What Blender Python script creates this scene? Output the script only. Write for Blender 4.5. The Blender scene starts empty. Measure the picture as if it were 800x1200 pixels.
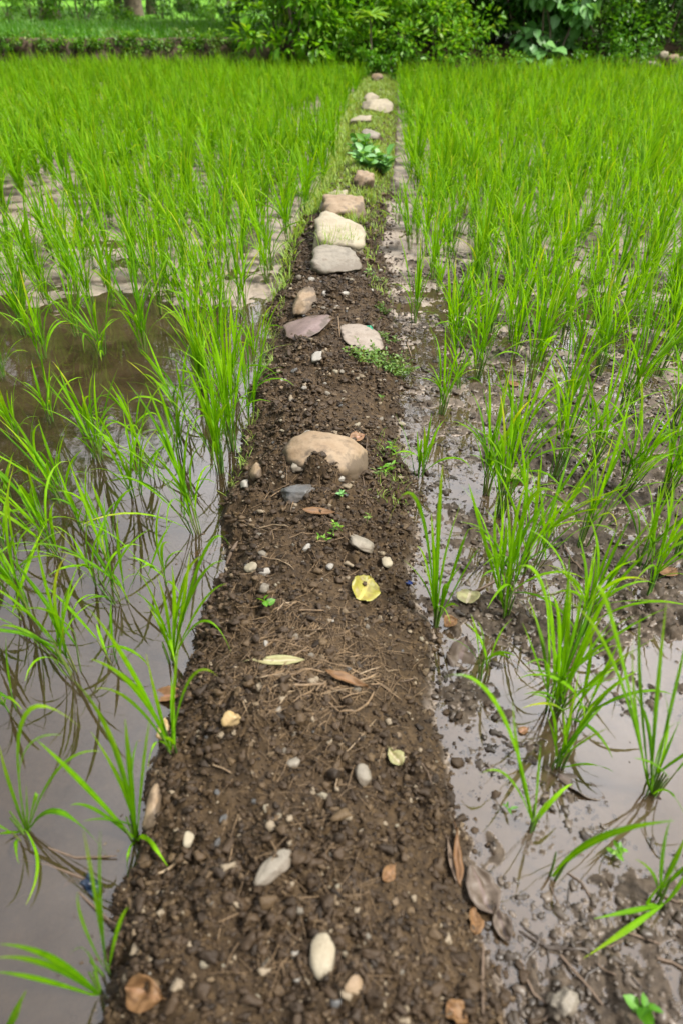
import bpy, math, random
import numpy as np
from mathutils import Vector, Matrix
from mathutils.bvhtree import BVHTree

R = math.radians
rng = np.random.default_rng(7)
random.seed(7)
scene = bpy.context.scene
COL = scene.collection

# ------------------------------------------------------------------ camera
CAM_H = 1.5
PITCH = R(37.8)
FPX = 800.0
cd = bpy.data.cameras.new('camera')
cam = bpy.data.objects.new('camera', cd)
COL.objects.link(cam)
cam.location = (0, 0, CAM_H)
cam.rotation_euler = (math.pi / 2 - PITCH, 0, 0)
cd.sensor_fit = 'VERTICAL'
cd.sensor_height = 36
cd.lens = 24
cd.clip_start = 0.02
cd.clip_end = 1000
cd.dof.use_dof = True
cd.dof.focus_distance = 2.75
cd.dof.aperture_fstop = 2.2
scene.camera = cam


def ray(px, py):
    a = (px - 400) / FPX
    b = -(py - 600) / FPX
    c, s = math.cos(PITCH), math.sin(PITCH)
    return Vector((a, c + b * s, -s + b * c)).normalized()


def on_plane_y(px, py, Y):
    d = ray(px, py)
    t = Y / d.y
    return Vector((d.x * t, Y, max(0.012, CAM_H + d.z * t)))


# ------------------------------------------------------------------ noise
def _h(ix, iy, s):
    n = (ix * 374761393 + iy * 668265263 + s * 1442695041) & 0xFFFFFFFF
    n = ((n ^ (n >> 13)) * 1274126177) & 0xFFFFFFFF
    n = ((n ^ (n >> 16)) * 2246822519) & 0xFFFFFFFF
    return ((n ^ (n >> 15)) & 0xFFFFFF) / float(0xFFFFFF)


def vnoise(x, y, s=0):
    ix = np.floor(x).astype(np.int64); iy = np.floor(y).astype(np.int64)
    fx = x - ix; fy = y - iy
    fx = fx * fx * fx * (fx * (fx * 6 - 15) + 10); fy = fy * fy * fy * (fy * (fy * 6 - 15) + 10)
    a = _h(ix, iy, s); b = _h(ix + 1, iy, s); c = _h(ix, iy + 1, s); d = _h(ix + 1, iy + 1, s)
    return (a * (1 - fx) + b * fx) * (1 - fy) + (c * (1 - fx) + d * fx) * fy


def fbm(x, y, s=0, o=4):
    r = 0; a = 0.5; f = 1.0; t = 0
    for k in range(o):
        r = r + a * vnoise(x * f + 17.3 * k, y * f - 9.1 * k, s + k); t += a
        a *= 0.5; f *= 2.07
    return r / t


def lumps(x, y, s=0):
    """rounded grains: 1 at a grain's middle, 0 between grains"""
    ix = np.floor(x).astype(np.int64); iy = np.floor(y).astype(np.int64)
    best = np.zeros_like(x)
    for dx in (-1, 0, 1):
        for dy in (-1, 0, 1):
            cx = ix + dx; cy = iy + dy
            px = cx + 0.1 + 0.8 * _h(cx, cy, s); py = cy + 0.1 + 0.8 * _h(cx, cy, s + 5)
            rr = 0.35 + 0.42 * _h(cx, cy, s + 9)
            d2 = ((x - px) ** 2 + (y - py) ** 2) / (rr * rr)
            best = np.maximum(best, np.sqrt(np.clip(1 - d2, 0, 1)) * rr / 0.77)
    return best


def sst(a, b, x):
    t = np.clip((x - a) / (b - a), 0, 1)
    return t * t * (3 - 2 * t)


# ------------------------------------------------------------------ terrain
YK = [0, .41, .72, 1.18, 1.5, 1.93, 2.53, 3.41, 4.84, 6.2, 7.55, 11.6, 15, 30]
LK = [-.43, -.435, -.43, -.45, -.41, -.39, -.385, -.385, -.34, -.21, -.08, .08, .46, 1.8]
RK = [.28, .26, .25, .225, .205, .215, .25, .275, .25, .37, .50, .80, 1.0, 2.5]


def bund_e(x, y):
    wob = 0.12 * (fbm(x * 3.1, y * 3.1, 40, 3) - .5) + 0.075 * (fbm(x * 11, y * 11, 41, 3) - .5)
    L = np.interp(y, YK, LK) - .01; Rr = np.interp(y, YK, RK) + .005
    return np.minimum(x - L, Rr - x) + wob


def terrain(x, y):
    """height, and how much a place is bund soil / clod"""
    x = np.asarray(x, float); y = np.asarray(y, float)
    e = bund_e(x, y)
    inb = sst(-.03, .02, e)
    H = np.interp(y, [0, 1, 3, 6, 9, 30], [.125, .12, .11, .10, .13, .13])
    prof = H * np.clip(sst(-.03, .27, e), 0, 1) ** .62
    rough = .5 + 1.1 * sst(.35, .62, fbm(x * 5, y * 5, 3, 3))
    near = np.clip(7.0 / np.maximum(y, .1), 0, 1)
    wx_ = x + .02 * (fbm(x * 30, y * 30, 15, 2) - .5); wy_ = y + .02 * (fbm(x * 30 + 9, y * 30, 16, 2) - .5)
    clod = (lumps(wx_ * 26, wy_ * 26, 11) * .013 + lumps(wx_ * 58, wy_ * 58, 12) * .008 + lumps(wx_ * 115 + .3, wy_ * 115, 13) * .0045
            + (fbm(x * 9, y * 9, 14, 4) - .5) * .045 + np.abs(fbm(x * 40, y * 40, 17, 3) - .5) * .022)
    clod = clod + .075 * np.exp(-(((x + .045) / .085) ** 2 + ((y - 1.99) / .055) ** 2) ** 1.5)
    zb = prof + clod * rough * inb
    left = x < np.interp(y, YK, [(a + b) / 2 for a, b in zip(LK, RK)])
    n1 = fbm(x * 4.5, y * 4.5, 21, 4) - .5
    n2 = fbm(x * 22, y * 22, 22, 4) - .5
    # left paddy: standing water near, soft mud farther off
    dl = np.interp(y + .25 * n1, [0, 2.7, 3.3, 4.2, 6, 20], [-.026, -.026, -.018, -.001, .002, .004])
    zl = dl + n1 * .016 + n2 * .006 + sst(2.6, 4, y) * (n1 * .012 + lumps(x * 20, y * 20, 31) * .008)
    zl = zl + sst(.10, 0, -e) * .02 * (fbm(x * 12, y * 12, 55, 3))
    # right paddy: a film of water over silt, lumps that stick out of it
    pud = np.exp(-(((x - .78) / .30) ** 2 + ((y - 1.08) / .27) ** 2) ** 1.6)
    pud2 = np.exp(-(((x - .95) / .22) ** 2 + ((y - .78) / .12) ** 2))
    mess = .8 * sst(.56, .70, fbm(x * 4.3 + 5, y * 4.3, 61, 4)) * sst(.02, .12, -e)
    mess = np.clip(mess + sst(.62, .42, y) * sst(.35, .5, x) + .6 * sst(.62, .9, x) * sst(1.3, 1.6, y) * sst(3.5, 2.2, y), 0, 1)
    lump = lumps(x * 34, y * 34, 71) * .012 * sst(.55, .68, fbm(x * 8, y * 8, 72, 3)) \
        + lumps(x * 75, y * 75, 73) * .006 * sst(.52, .64, fbm(x * 12, y * 12, 74, 3))
    zr = -.0036 + n1 * .0025 + n2 * .001 + 1.5 * lump * (.6 + .5 * mess) + mess * (n2 * .006 + np.clip(.05 * np.abs(fbm(x * 17, y * 11, 75, 3) - .5) * 2 - .007, 0, 1) + np.clip(lumps(x * 24 + .1 * n1, y * 24, 76) * .019 - .006, 0, 1) + np.clip(lumps(x * 48, y * 48, 77) * .012 - .005, 0, 1))
    zr = zr - .020 * np.clip(pud + .6 * pud2, 0, 1) * (1 + n1)
    zr = zr + sst(3.0, 5, y) * .004
    zf = np.where(left, zl, zr)
    z = np.where(e > -.03, np.maximum(zf * (1 - inb) + zb * inb, zb * inb + zf * (1 - inb)), zf)
    # terraces behind the paddy
    lt = sst(16.45, 16.75, y + .2 * n1) * sst(1.2, .2, x) * (.56 + .05 * n2)
    rt = sst(14.9, 16.2, y + .8 * n1) * sst(.2, 1.2, x) * .55
    hill = sst(22, 60, y) * .35 + .12 * sst(23, 26, y) * (n1 + .5)
    zz = np.where(y > 14, z * (1 - sst(15, 16, y)) + np.maximum(lt, rt) + hill, z)
    soil = np.clip(inb, 0, 1)
    silt = np.clip(1 - sst(-.0014, .0008, zf), 0, 1) * (1 - inb) * np.where(left, .8 * sst(3.0, 4.2, y), 1.0)
    silt = np.maximum(silt, .55 * sst(2.2, 3.6, y) * (1 - inb) * sst(.3, .55, fbm(x * 6, y * 6, 151, 3)))
    return zz, soil, silt


def make_lines(start, stop, step0, fine_to, growth, cap):
    v = [start]; s = step0
    while v[-1] < stop:
        if v[-1] > fine_to: s = min(s * growth, cap)
        v.append(v[-1] + s)
    return np.array(v)


xr = make_lines(.0, 120, .0052, .95, 1.02, 6)
xl = make_lines(.0, 120, .0052, .55, 1.02, 6)
XS = np.concatenate([-xl[::-1][:-1], xr])
yy = [.18]
while yy[-1] < 200:
    yy.append(yy[-1] + max(.005, .0034 * yy[-1] + .0003 * yy[-1] ** 2))
YS = np.concatenate([[-60, -20, -6, -2, -.8, -.3, 0], np.array(yy)])
GX, GY = np.meshgrid(XS, YS)
GZ, GS, GW = terrain(GX, GY)


# ------------------------------------------------------------------ mesh helpers
def mesh_np(name, V, F, mat, parent=None, col=None, uv=None, smooth=True, link=True):
    V = np.asarray(V, np.float32); F = np.asarray(F, np.int32)
    me = bpy.data.meshes.new(name)
    k = F.shape[1]; n = len(F)
    me.vertices.add(len(V)); me.vertices.foreach_set('co', V.ravel())
    me.loops.add(n * k); me.loops.foreach_set('vertex_index', F.ravel())
    me.polygons.add(n); me.polygons.foreach_set('loop_start', np.arange(0, n * k, k, dtype=np.int32))
    me.polygons.foreach_set('use_smooth', np.full(n, smooth, bool))
    me.update(calc_edges=True)
    if col is not None:
        a = me.color_attributes.new('tone', 'FLOAT_COLOR', 'POINT')
        c = np.ones((len(V), 4), np.float32); c[:, :col.shape[1]] = col
        a.data.foreach_set('color', c.ravel())
    if uv is not None:
        l = me.uv_layers.new(name='UVMap')
        l.data.foreach_set('uv', np.asarray(uv, np.float32)[F.ravel()].ravel())
    me.materials.append(mat)
    if not link: return me
    o = bpy.data.objects.new(name, me); COL.objects.link(o)
    if parent: o.parent = parent
    return o


def tag(o, label=None, cat=None, group=None, kind=None):
    if label: o['label'] = label
    if cat: o['category'] = cat
    if group: o['group'] = group
    if kind: o['kind'] = kind
    return o


def empty(name, loc, label=None, cat=None, group=None):
    o = bpy.data.objects.new(name, None); COL.objects.link(o)
    o.location = loc; o.empty_display_size = .05
    return tag(o, label, cat, group)


class Bag:
    """collects verts, faces (one size), tone and uv"""
    def __init__(s): s.V = []; s.F = []; s.C = []; s.U = []; s.n = 0
    def add(s, V, F, C=None, U=None):
        V = np.asarray(V, float)
        s.V.append(V); s.F.append(np.asarray(F) + s.n)
        s.C.append(np.zeros((len(V), 3)) if C is None else np.broadcast_to(np.asarray(C, float), (len(V), 3)))
        s.U.append(np.zeros((len(V), 2)) if U is None else U)
        s.n += len(V)
    def arrays(s): return np.concatenate(s.V), np.concatenate(s.F), np.concatenate(s.C), np.concatenate(s.U)
    def build(s, name, mat, parent=None, smooth=True, link=True):
        V, F, C, U = s.arrays()
        return mesh_np(name, V, F, mat, parent, C, U, smooth, link)


def tube(bag, pts, rad, sides=6, tone=(0, 0, 0)):
    pts = np.asarray(pts, float); n = len(pts)
    rad = np.broadcast_to(rad, (n,))
    V = []; up = np.array([.13, .31, .94])
    for i in range(n):
        t = pts[min(i + 1, n - 1)] - pts[max(i - 1, 0)]; t /= np.linalg.norm(t) + 1e-9
        if abs(t @ up) > .97: up2 = np.array([1., 0, 0])
        else: up2 = up
        a = np.cross(t, up2); a /= np.linalg.norm(a) + 1e-9; b = np.cross(t, a)
        for k in range(sides):
            th = 2 * math.pi * k / sides
            V.append(pts[i] + rad[i] * (a * math.cos(th) + b * math.sin(th)))
    F = []
    for i in range(n - 1):
        for k in range(sides):
            k2 = (k + 1) % sides
            F.append((i * sides + k, i * sides + k2, (i + 1) * sides + k2, (i + 1) * sides + k))
    U = np.array([[i / (n - 1), k / sides] for i in range(n) for k in range(sides)])
    bag.add(V, F, tone, U)


# ------------------------------------------------------------------ materials
def new_mat(name):
    m = bpy.data.materials.new(name); m.use_nodes = True
    nt = m.node_tree; nt.nodes.clear()
    out = nt.nodes.new('ShaderNodeOutputMaterial')
    return m, nt, out


def N(nt, t, **kw):
    n = nt.nodes.new(t)
    for k, v in kw.items():
        if k in n.inputs: n.inputs[k].default_value = v
        else: setattr(n, k, v)
    return n


def rgb(c): return (c[0], c[1], c[2], 1)


def ramp(nt, fac, stops):
    r = nt.nodes.new('ShaderNodeValToRGB')
    el = r.color_ramp.elements
    el[0].position = stops[0][0]; el[0].color = rgb(stops[0][1])
    el[1].position = stops[1][0]; el[1].color = rgb(stops[1][1])
    for p, c in stops[2:]:
        e = el.new(p); e.color = rgb(c)
    nt.links.new(fac, r.inputs[0]); return r.outputs[0]


def mixc(nt, fac, a, b, mode='MIX'):
    m = nt.nodes.new('ShaderNodeMix'); m.data_type = 'RGBA'; m.blend_type = mode
    for sock, v in ((m.inputs[0], fac), (m.inputs[6], a), (m.inputs[7], b)):
        if hasattr(v, 'is_output'): nt.links.new(v, sock)
        elif isinstance(v, (int, float)): sock.default_value = v
        else: sock.default_value = rgb(v)
    return m.outputs[2]


def math_(nt, op, a, b=0.0, clamp=False):
    m = nt.nodes.new('ShaderNodeMath'); m.operation = op; m.use_clamp = clamp
    for i, v in enumerate((a, b)):
        if hasattr(v, 'is_output'): nt.links.new(v, m.inputs[i])
        else: m.inputs[i].default_value = v
    return m.outputs[0]


def noise(nt, scale, detail=4, rough=.55, coord=None, dim='3D'):
    n = N(nt, 'ShaderNodeTexNoise'); n.inputs['Scale'].default_value = scale
    n.inputs['Detail'].default_value = detail; n.inputs['Roughness'].default_value = rough
    if coord is not None: nt.links.new(coord, n.inputs['Vector'])
    return n.outputs['Fac']


def leaf_mat(name, dark, light, tip, transl=.42, rough=.42, spec=.4, vein=.35, tcol=None):
    m, nt, out = new_mat(name)
    at = N(nt, 'ShaderNodeAttribute', attribute_name='tone')
    sep = N(nt, 'ShaderNodeSeparateColor'); nt.links.new(at.outputs['Color'], sep.inputs[0])
    oi = N(nt, 'ShaderNodeObjectInfo')
    v = math_(nt, 'ADD', math_(nt, 'MULTIPLY', sep.outputs[0], .8), math_(nt, 'MULTIPLY', oi.outputs['Random'], .25), True)
    c = mixc(nt, v, dark, light)
    c = mixc(nt, sep.outputs[1], c, tip)
    tc = N(nt, 'ShaderNodeTexCoord')
    uv = N(nt, 'ShaderNodeSeparateXYZ'); nt.links.new(tc.outputs['UV'], uv.inputs[0])
    mid = math_(nt, 'ABSOLUTE', math_(nt, 'SUBTRACT', uv.outputs[1], .5))
    midr = math_(nt, 'MULTIPLY', math_(nt, 'LESS_THAN', mid, .07), vein)
    c = mixc(nt, midr, c, (light[0] * 1.5, light[1] * 1.3, light[2] * 2))
    nz = noise(nt, 45, 3, .6, tc.outputs['Object'])
    c = mixc(nt, math_(nt, 'MULTIPLY', math_(nt, 'SUBTRACT', nz, .45, True), 1.2, True), c, (dark[0] * .7, dark[1] * .7, dark[2] * .7))
    p = N(nt, 'ShaderNodeBsdfPrincipled'); p.inputs['Roughness'].default_value = rough
    p.inputs['Specular IOR Level'].default_value = spec
    nt.links.new(c, p.inputs['Base Color'])
    t = N(nt, 'ShaderNodeBsdfTranslucent')
    tcol = tcol or (1.7, 1.45, .5)
    nt.links.new(mixc(nt, 1.0, c, tcol, 'MULTIPLY'), t.inputs['Color'])
    mx = N(nt, 'ShaderNodeMixShader'); mx.inputs[0].default_value = transl
    nt.links.new(p.outputs[0], mx.inputs[1]); nt.links.new(t.outputs[0], mx.inputs[2])
    nt.links.new(mx.outputs[0], out.inputs[0])
    return m


def rock_mat(name, c1, c2, c3, scale=18, rough=.75, bump=.004, speck=.4, dirt=.0):
    m, nt, out = new_mat(name)
    tc = N(nt, 'ShaderNodeTexCoord').outputs['Object']
    a = noise(nt, scale, 5, .6, tc); b = noise(nt, scale * 6, 4, .7, tc)
    c = ramp(nt, a, [(.35, c1), (.62, c2)])
    c = mixc(nt, math_(nt, 'MULTIPLY', math_(nt, 'GREATER_THAN', b, .58), speck), c, c3)
    if dirt:
        so_ = N(nt, 'ShaderNodeSeparateXYZ'); nt.links.new(N(nt, 'ShaderNodeTexCoord').outputs['Generated'], so_.inputs[0])
        low = math_(nt, 'SUBTRACT', math_(nt, 'ADD', .78, math_(nt, 'MULTIPLY', math_(nt, 'SUBTRACT', a, .5), 1.6)), so_.outputs[2])
        c = mixc(nt, math_(nt, 'MULTIPLY', math_(nt, 'MULTIPLY', low, 5.0, True), .85 * min(1, dirt * 1.4)), c, (.055, .037, .021))
        g = N(nt, 'ShaderNodeNewGeometry').outputs['Position']
        d = noise(nt, 22, 5, .65, g)
        c = mixc(nt, math_(nt, 'MULTIPLY', math_(nt, 'MULTIPLY', math_(nt, 'SUBTRACT', d, .54, True), 5, True), dirt), c, (.040, .026, .015))
    p = N(nt, 'ShaderNodeBsdfPrincipled'); p.inputs['Roughness'].default_value = rough
    nt.links.new(c, p.inputs['Base Color'])
    bp = N(nt, 'ShaderNodeBump'); bp.inputs['Distance'].default_value = bump; bp.inputs['Strength'].default_value = .8
    nt.links.new(math_(nt, 'ADD', a, math_(nt, 'MULTIPLY', b, .5)), bp.inputs['Height']); nt.links.new(bp.outputs[0], p.inputs['Normal'])
    nt.links.new(p.outputs[0], out.inputs[0])
    return m


def ground_mat():
    m, nt, out = new_mat('mud_and_soil')
    pos = N(nt, 'ShaderNodeNewGeometry').outputs['Position']
    at = N(nt, 'ShaderNodeAttribute', attribute_name='tone')
    sep = N(nt, 'ShaderNodeSeparateColor'); nt.links.new(at.outputs['Color'], sep.inputs[0])
    n1 = noise(nt, 7, 5, .6, pos); n2 = noise(nt, 45, 5, .65, pos); n3 = noise(nt, 260, 4, .7, pos)
    soil = ramp(nt, n2, [(.3, (.012, .0072, .0032)), (.5, (.032, .0195, .0085)), (.72, (.080, .051, .024))])  # ramp darkened to paint shade into the gaps between crumbs
    soil = mixc(nt, math_(nt, 'MULTIPLY', math_(nt, 'SUBTRACT', n1, .42, True), 1.6, True), soil, (.064, .041, .019))
    soil = mixc(nt, math_(nt, 'MULTIPLY', math_(nt, 'GREATER_THAN', n3, .62), .35), soil, (.13, .095, .06))
    mud = ramp(nt, n2, [(.3, (.026, .018, .011)), (.5, (.052, .038, .025)), (.7, (.09, .068, .047))])
    silt = ramp(nt, n1, [(.3, (.30, .24, .19)), (.7, (.42, .35, .285))])
    c = mixc(nt, sep.outputs[1], mud, silt)
    c = mixc(nt, sep.outputs[0], c, soil)
    sz = N(nt, 'ShaderNodeSeparateXYZ'); nt.links.new(pos, sz.inputs[0])
    wet = math_(nt, 'SUBTRACT', 1.0, math_(nt, 'DIVIDE', math_(nt, 'SUBTRACT', sz.outputs[2], math_(nt, 'MULTIPLY', n1, .03)), .03), True)
    c = mixc(nt, math_(nt, 'MULTIPLY', math_(nt, 'MULTIPLY', wet, sep.outputs[0]), .5), c, (.02, .013, .007))
    lawn = ramp(nt, noise(nt, 1.5, 5, .7, pos), [(.3, (.06, .17, .01)), (.7, (.13, .30, .015))])
    c = mixc(nt, sep.outputs[2], c, lawn)
    p = N(nt, 'ShaderNodeBsdfPrincipled')
    nt.links.new(c, p.inputs['Base Color'])
    # wet silt shines, soil is moist, lawn is dull
    nt.links.new(math_(nt, 'ADD', .22, math_(nt, 'MULTIPLY', sep.outputs[1], .25)), p.inputs['Specular IOR Level'])
    r = math_(nt, 'ADD', math_(nt, 'MULTIPLY', sep.outputs[0], .22), .42)
    r = math_(nt, 'ADD', r, math_(nt, 'MULTIPLY', sep.outputs[2], .5))
    r = math_(nt, 'SUBTRACT', math_(nt, 'ADD', r, math_(nt, 'MULTIPLY', n2, .25)), math_(nt, 'MULTIPLY', sep.outputs[1], .12), True)
    nt.links.new(r, p.inputs['Roughness'])
    bp = N(nt, 'ShaderNodeBump'); bp.inputs['Distance'].default_value = .006; bp.inputs['Strength'].default_value = .75
    h = math_(nt, 'ADD', n2, math_(nt, 'MULTIPLY', n3, .45))
    inv = math_(nt, 'SUBTRACT', 1.0, math_(nt, 'MULTIPLY', sep.outputs[1], .75))
    nt.links.new(math_(nt, 'MULTIPLY', h, inv), bp.inputs['Height']); nt.links.new(bp.outputs[0], p.inputs['Normal'])
    nt.links.new(p.outputs[0], out.inputs[0])
    return m


def crumb_mat():
    m, nt, out = new_mat('soil_crumb')
    at = N(nt, 'ShaderNodeAttribute', attribute_name='tone')
    sep = N(nt, 'ShaderNodeSeparateColor'); nt.links.new(at.outputs['Color'], sep.inputs[0])
    pos = N(nt, 'ShaderNodeNewGeometry').outputs['Position']
    n = noise(nt, 300, 3, .6, pos)
    c = ramp(nt, sep.outputs[0], [(0, (.011, .0068, .003)), (.5, (.044, .0265, .0118)), (.85, (.105, .069, .033)), (1, (.23, .185, .125))])
    c = mixc(nt, math_(nt, 'MULTIPLY', n, .5), c, (.030, .018, .009))
    p = N(nt, 'ShaderNodeBsdfPrincipled'); p.inputs['Roughness'].default_value = .6; p.inputs['Specular IOR Level'].default_value = .3
    nt.links.new(c, p.inputs['Base Color'])
    bp = N(nt, 'ShaderNodeBump'); bp.inputs['Distance'].default_value = .002; bp.inputs['Strength'].default_value = .8
    nt.links.new(n, bp.inputs['Height']); nt.links.new(bp.outputs[0], p.inputs['Normal'])
    nt.links.new(p.outputs[0], out.inputs[0])
    return m


def water_mat():
    m, nt, out = new_mat('muddy_water')
    pos = N(nt, 'ShaderNodeNewGeometry').outputs['Position']
    n = noise(nt, 9, 4, .6, pos); n2 = noise(nt, 2.0, 3, .5, pos)
    c = ramp(nt, n, [(.3, (.050, .032, .015)), (.7, (.085, .057, .030))])
    bp = N(nt, 'ShaderNodeBump'); bp.inputs['Distance'].default_value = .0015; bp.inputs['Strength'].default_value = .25
    nt.links.new(math_(nt, 'ADD', noise(nt, 14, 2, .5, pos), n2), bp.inputs['Height'])
    d = N(nt, 'ShaderNodeBsdfDiffuse'); nt.links.new(c, d.inputs['Color'])
    t = N(nt, 'ShaderNodeBsdfTransparent'); t.inputs['Color'].default_value = (.86, .78, .66, 1)
    g = N(nt, 'ShaderNodeBsdfGlossy'); g.inputs['Roughness'].default_value = .035
    nt.links.new(bp.outputs[0], g.inputs['Normal'])
    fr = N(nt, 'ShaderNodeFresnel'); fr.inputs['IOR'].default_value = 1.8
    nt.links.new(bp.outputs[0], fr.inputs['Normal'])
    mx = N(nt, 'ShaderNodeMixShader'); mx.inputs[0].default_value = .3
    nt.links.new(t.outputs[0], mx.inputs[1]); nt.links.new(d.outputs[0], mx.inputs[2])
    m2 = N(nt, 'ShaderNodeMixShader'); nt.links.new(math_(nt, 'MULTIPLY', fr.outputs[0], 1.0, True), m2.inputs[0])
    nt.links.new(mx.outputs[0], m2.inputs[1]); nt.links.new(g.outputs[0], m2.inputs[2])
    nt.links.new(m2.outputs[0], out.inputs[0])
    return m


def simple_mat(name, c, rough=.5, metal=0, n_scale=0, c2=None):
    m, nt, out = new_mat(name)
    p = N(nt, 'ShaderNodeBsdfPrincipled'); p.inputs['Roughness'].default_value = rough; p.inputs['Metallic'].default_value = metal
    p.inputs['Base Color'].default_value = rgb(c)
    if n_scale:
        tc = N(nt, 'ShaderNodeTexCoord').outputs['Object']
        nz = noise(nt, n_scale, 5, .65, tc)
        nt.links.new(ramp(nt, nz, [(.35, c), (.65, c2 or c)]), p.inputs['Base Color'])
        bp = N(nt, 'ShaderNodeBump'); bp.inputs['Distance'].default_value = .002
        nt.links.new(nz, bp.inputs['Height']); nt.links.new(bp.outputs[0], p.inputs['Normal'])
    nt.links.new(p.outputs[0], out.inputs[0]); return m


M_ground = ground_mat()
M_water = water_mat()
M_crumb = crumb_mat()


def mudlump_mat():
    m, nt, out = new_mat('mud_lump')
    at = N(nt, 'ShaderNodeAttribute', attribute_name='tone')
    sep = N(nt, 'ShaderNodeSeparateColor'); nt.links.new(at.outputs['Color'], sep.inputs[0])
    c = ramp(nt, sep.outputs[0], [(0, (.022, .016, .010)), (.6, (.052, .039, .027)), (1, (.12, .095, .072))])
    p = N(nt, 'ShaderNodeBsdfPrincipled'); p.inputs['Roughness'].default_value = .42; p.inputs['Specular IOR Level'].default_value = .4
    nt.links.new(c, p.inputs['Base Color']); nt.links.new(p.outputs[0], out.inputs[0])
    return m


M_mudlump = mudlump_mat()
M_rice = leaf_mat('rice_blade', (.024, .12, .002), (.18, .42, .002), (.38, .42, .03), .45, .55, .13, .35, (1.6, 1.42, .4))
M_stem = leaf_mat('rice_stem', (.04, .12, .012), (.11, .24, .03), (.22, .18, .06), .15)
M_grass = leaf_mat('grass_blade', (.11, .23, .02), (.24, .38, .05), (.38, .36, .13), .35)
M_bushd = leaf_mat('leaf_dark', (.014, .065, .005), (.045, .15, .009), (.10, .22, .03), .28, .38, .5)
M_bushm = leaf_mat('leaf_mid', (.035, .14, .006), (.09, .27, .010), (.2, .35, .05), .35, .4, .5)
M_bushl = leaf_mat('leaf_light', (.045, .18, .006), (.14, .35, .010), (.35, .5, .07), .4, .45, .4)
M_vine = leaf_mat('leaf_vine', (.07, .22, .05), (.16, .36, .10), (.2, .4, .1), .25, .35, .6)
M_fingerleaf = leaf_mat('finger_leaf', (.12, .28, .03), (.22, .42, .06), (.3, .45, .08), .35)
M_weed = leaf_mat('weed_leaf', (.05, .13, .02), (.14, .27, .04), (.24, .26, .08), .3)
M_bark = rock_mat('bark', (.06, .042, .028), (.14, .105, .075), (.20, .16, .12), 6, .85, .02)
M_straw = simple_mat('dry_straw', (.20, .13, .066), .65, 0, 40, (.085, .055, .028))
M_strawp = simple_mat('pale_straw', (0.264, 0.198, 0.121), .6, 0, 40, (0.165, 0.110, 0.061))
M_stick = simple_mat('stick', (0.077, 0.050, 0.030), .7, 0, 60, (0.121, 0.083, 0.055))
M_debris = simple_mat('rotten_stem', (.022, .015, .010), .4, 0, 50, (.055, .040, .028))
M_terrace = leaf_mat('terrace_blade', (.03, .13, .004), (.10, .30, .008), (.22, .28, .05), .35)
M_stone_tan = rock_mat('stone_tan', (0.168, 0.112, 0.061), (0.234, 0.173, 0.108), (0.117, 0.080, 0.047), 12, .7, .004, .3, .8)
M_stone_cream = rock_mat('stone_cream', (0.214, 0.181, 0.120), (0.280, 0.247, 0.177), (0.144, 0.115, 0.070), 10, .75, .005, .3, .35)
M_stone_grey = rock_mat('stone_grey', (.115, .10, .075), (.20, .175, .135), (.07, .06, .045), 20, .65, .003, .3, .5)
M_stone_dark = rock_mat('stone_slate', (0.047, 0.047, 0.047), (0.083, 0.083, 0.080), (0.121, 0.116, 0.110), 25, .5, .002, .3, .3)
M_stone_purple = rock_mat('stone_purple', (0.110, 0.072, 0.066), (0.160, 0.110, 0.099), (0.072, 0.050, 0.044), 16, .5, .003, .3, .75)
M_stone_pink = rock_mat('stone_pinkish', (0.166, 0.131, 0.099), (0.218, 0.182, 0.147), (0.103, 0.076, 0.055), 14, .6, .003, .25, .6)
M_stone_white = rock_mat('stone_white', (0.227, 0.206, 0.172), (0.288, 0.272, 0.238), (0.144, 0.123, 0.103), 30, .6, .002, .3, .2)
M_stone_yellow = rock_mat('stone_yellow', (0.275, 0.187, 0.072), (0.330, 0.242, 0.121), (0.165, 0.110, 0.055), 18, .5, .003, .35, .2)
M_wall = rock_mat('bank_stone', (.035, .022, .012), (.10, .065, .038), (.02, .014, .008), 3, .85, .03, .3, .7)
M_leaf_yellow = leaf_mat('leaf_yellow', (0.234, 0.215, 0.024), (0.309, 0.281, 0.047), (0.196, 0.140, 0.028), .15, .45, .5, .6, (1, 1, .6))
M_leaf_pale = leaf_mat('leaf_pale', (0.243, 0.234, 0.093), (0.290, 0.281, 0.131), (0.234, 0.187, 0.093), .15, .5, .4, .7, (1, 1, .6))
M_leaf_brown = leaf_mat('leaf_brown', (0.122, 0.061, 0.022), (0.194, 0.108, 0.045), (0.072, 0.036, 0.014), .12, .55, .3, .15, (1, .9, .6))
M_leaf_orange = leaf_mat('leaf_orange', (0.179, 0.087, 0.032), (0.230, 0.131, 0.060), (0.119, 0.060, 0.028), .12, .5, .4, .6, (1, .9, .6))
M_leaf_wet = leaf_mat('leaf_wet', (.07, .05, .035), (.14, .11, .085), (.05, .035, .02), .05, .5, .3, .15, (1, .9, .7))
M_cap = simple_mat('blue_cap', (.01, .025, .11), .25)
M_foil = simple_mat('blue_foil', (.005, .013, .03), .35, .1)
M_green_plastic = simple_mat('green_plastic', (.0, .18, .09), .3)
M_white_plastic = simple_mat('white_plastic', (.75, .77, .75), .4)

# ------------------------------------------------------------------ ground and water
nxg, nyg = len(XS), len(YS)
idx = np.arange(nxg * nyg).reshape(nyg, nxg)
F = np.stack([idx[:-1, :-1], idx[:-1, 1:], idx[1:, 1:], idx[1:, :-1]], -1).reshape(-1, 4)
V = np.stack([GX, GY, GZ], -1).reshape(-1, 3)
lawn = sst(16.6, 17.2, GY) * (1 - .55 * sst(-.5, .8, GX) * sst(24, 20, GY))
soilm = np.clip(GS + sst(15, 15.6, GY), 0, 1)
col = np.stack([soilm, GW * (GY < 15.5), lawn], -1).reshape(-1, 3)
ground = mesh_np('ground', V, F, M_ground, None, col)
tag(ground, kind='structure')
BVH = None


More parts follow.
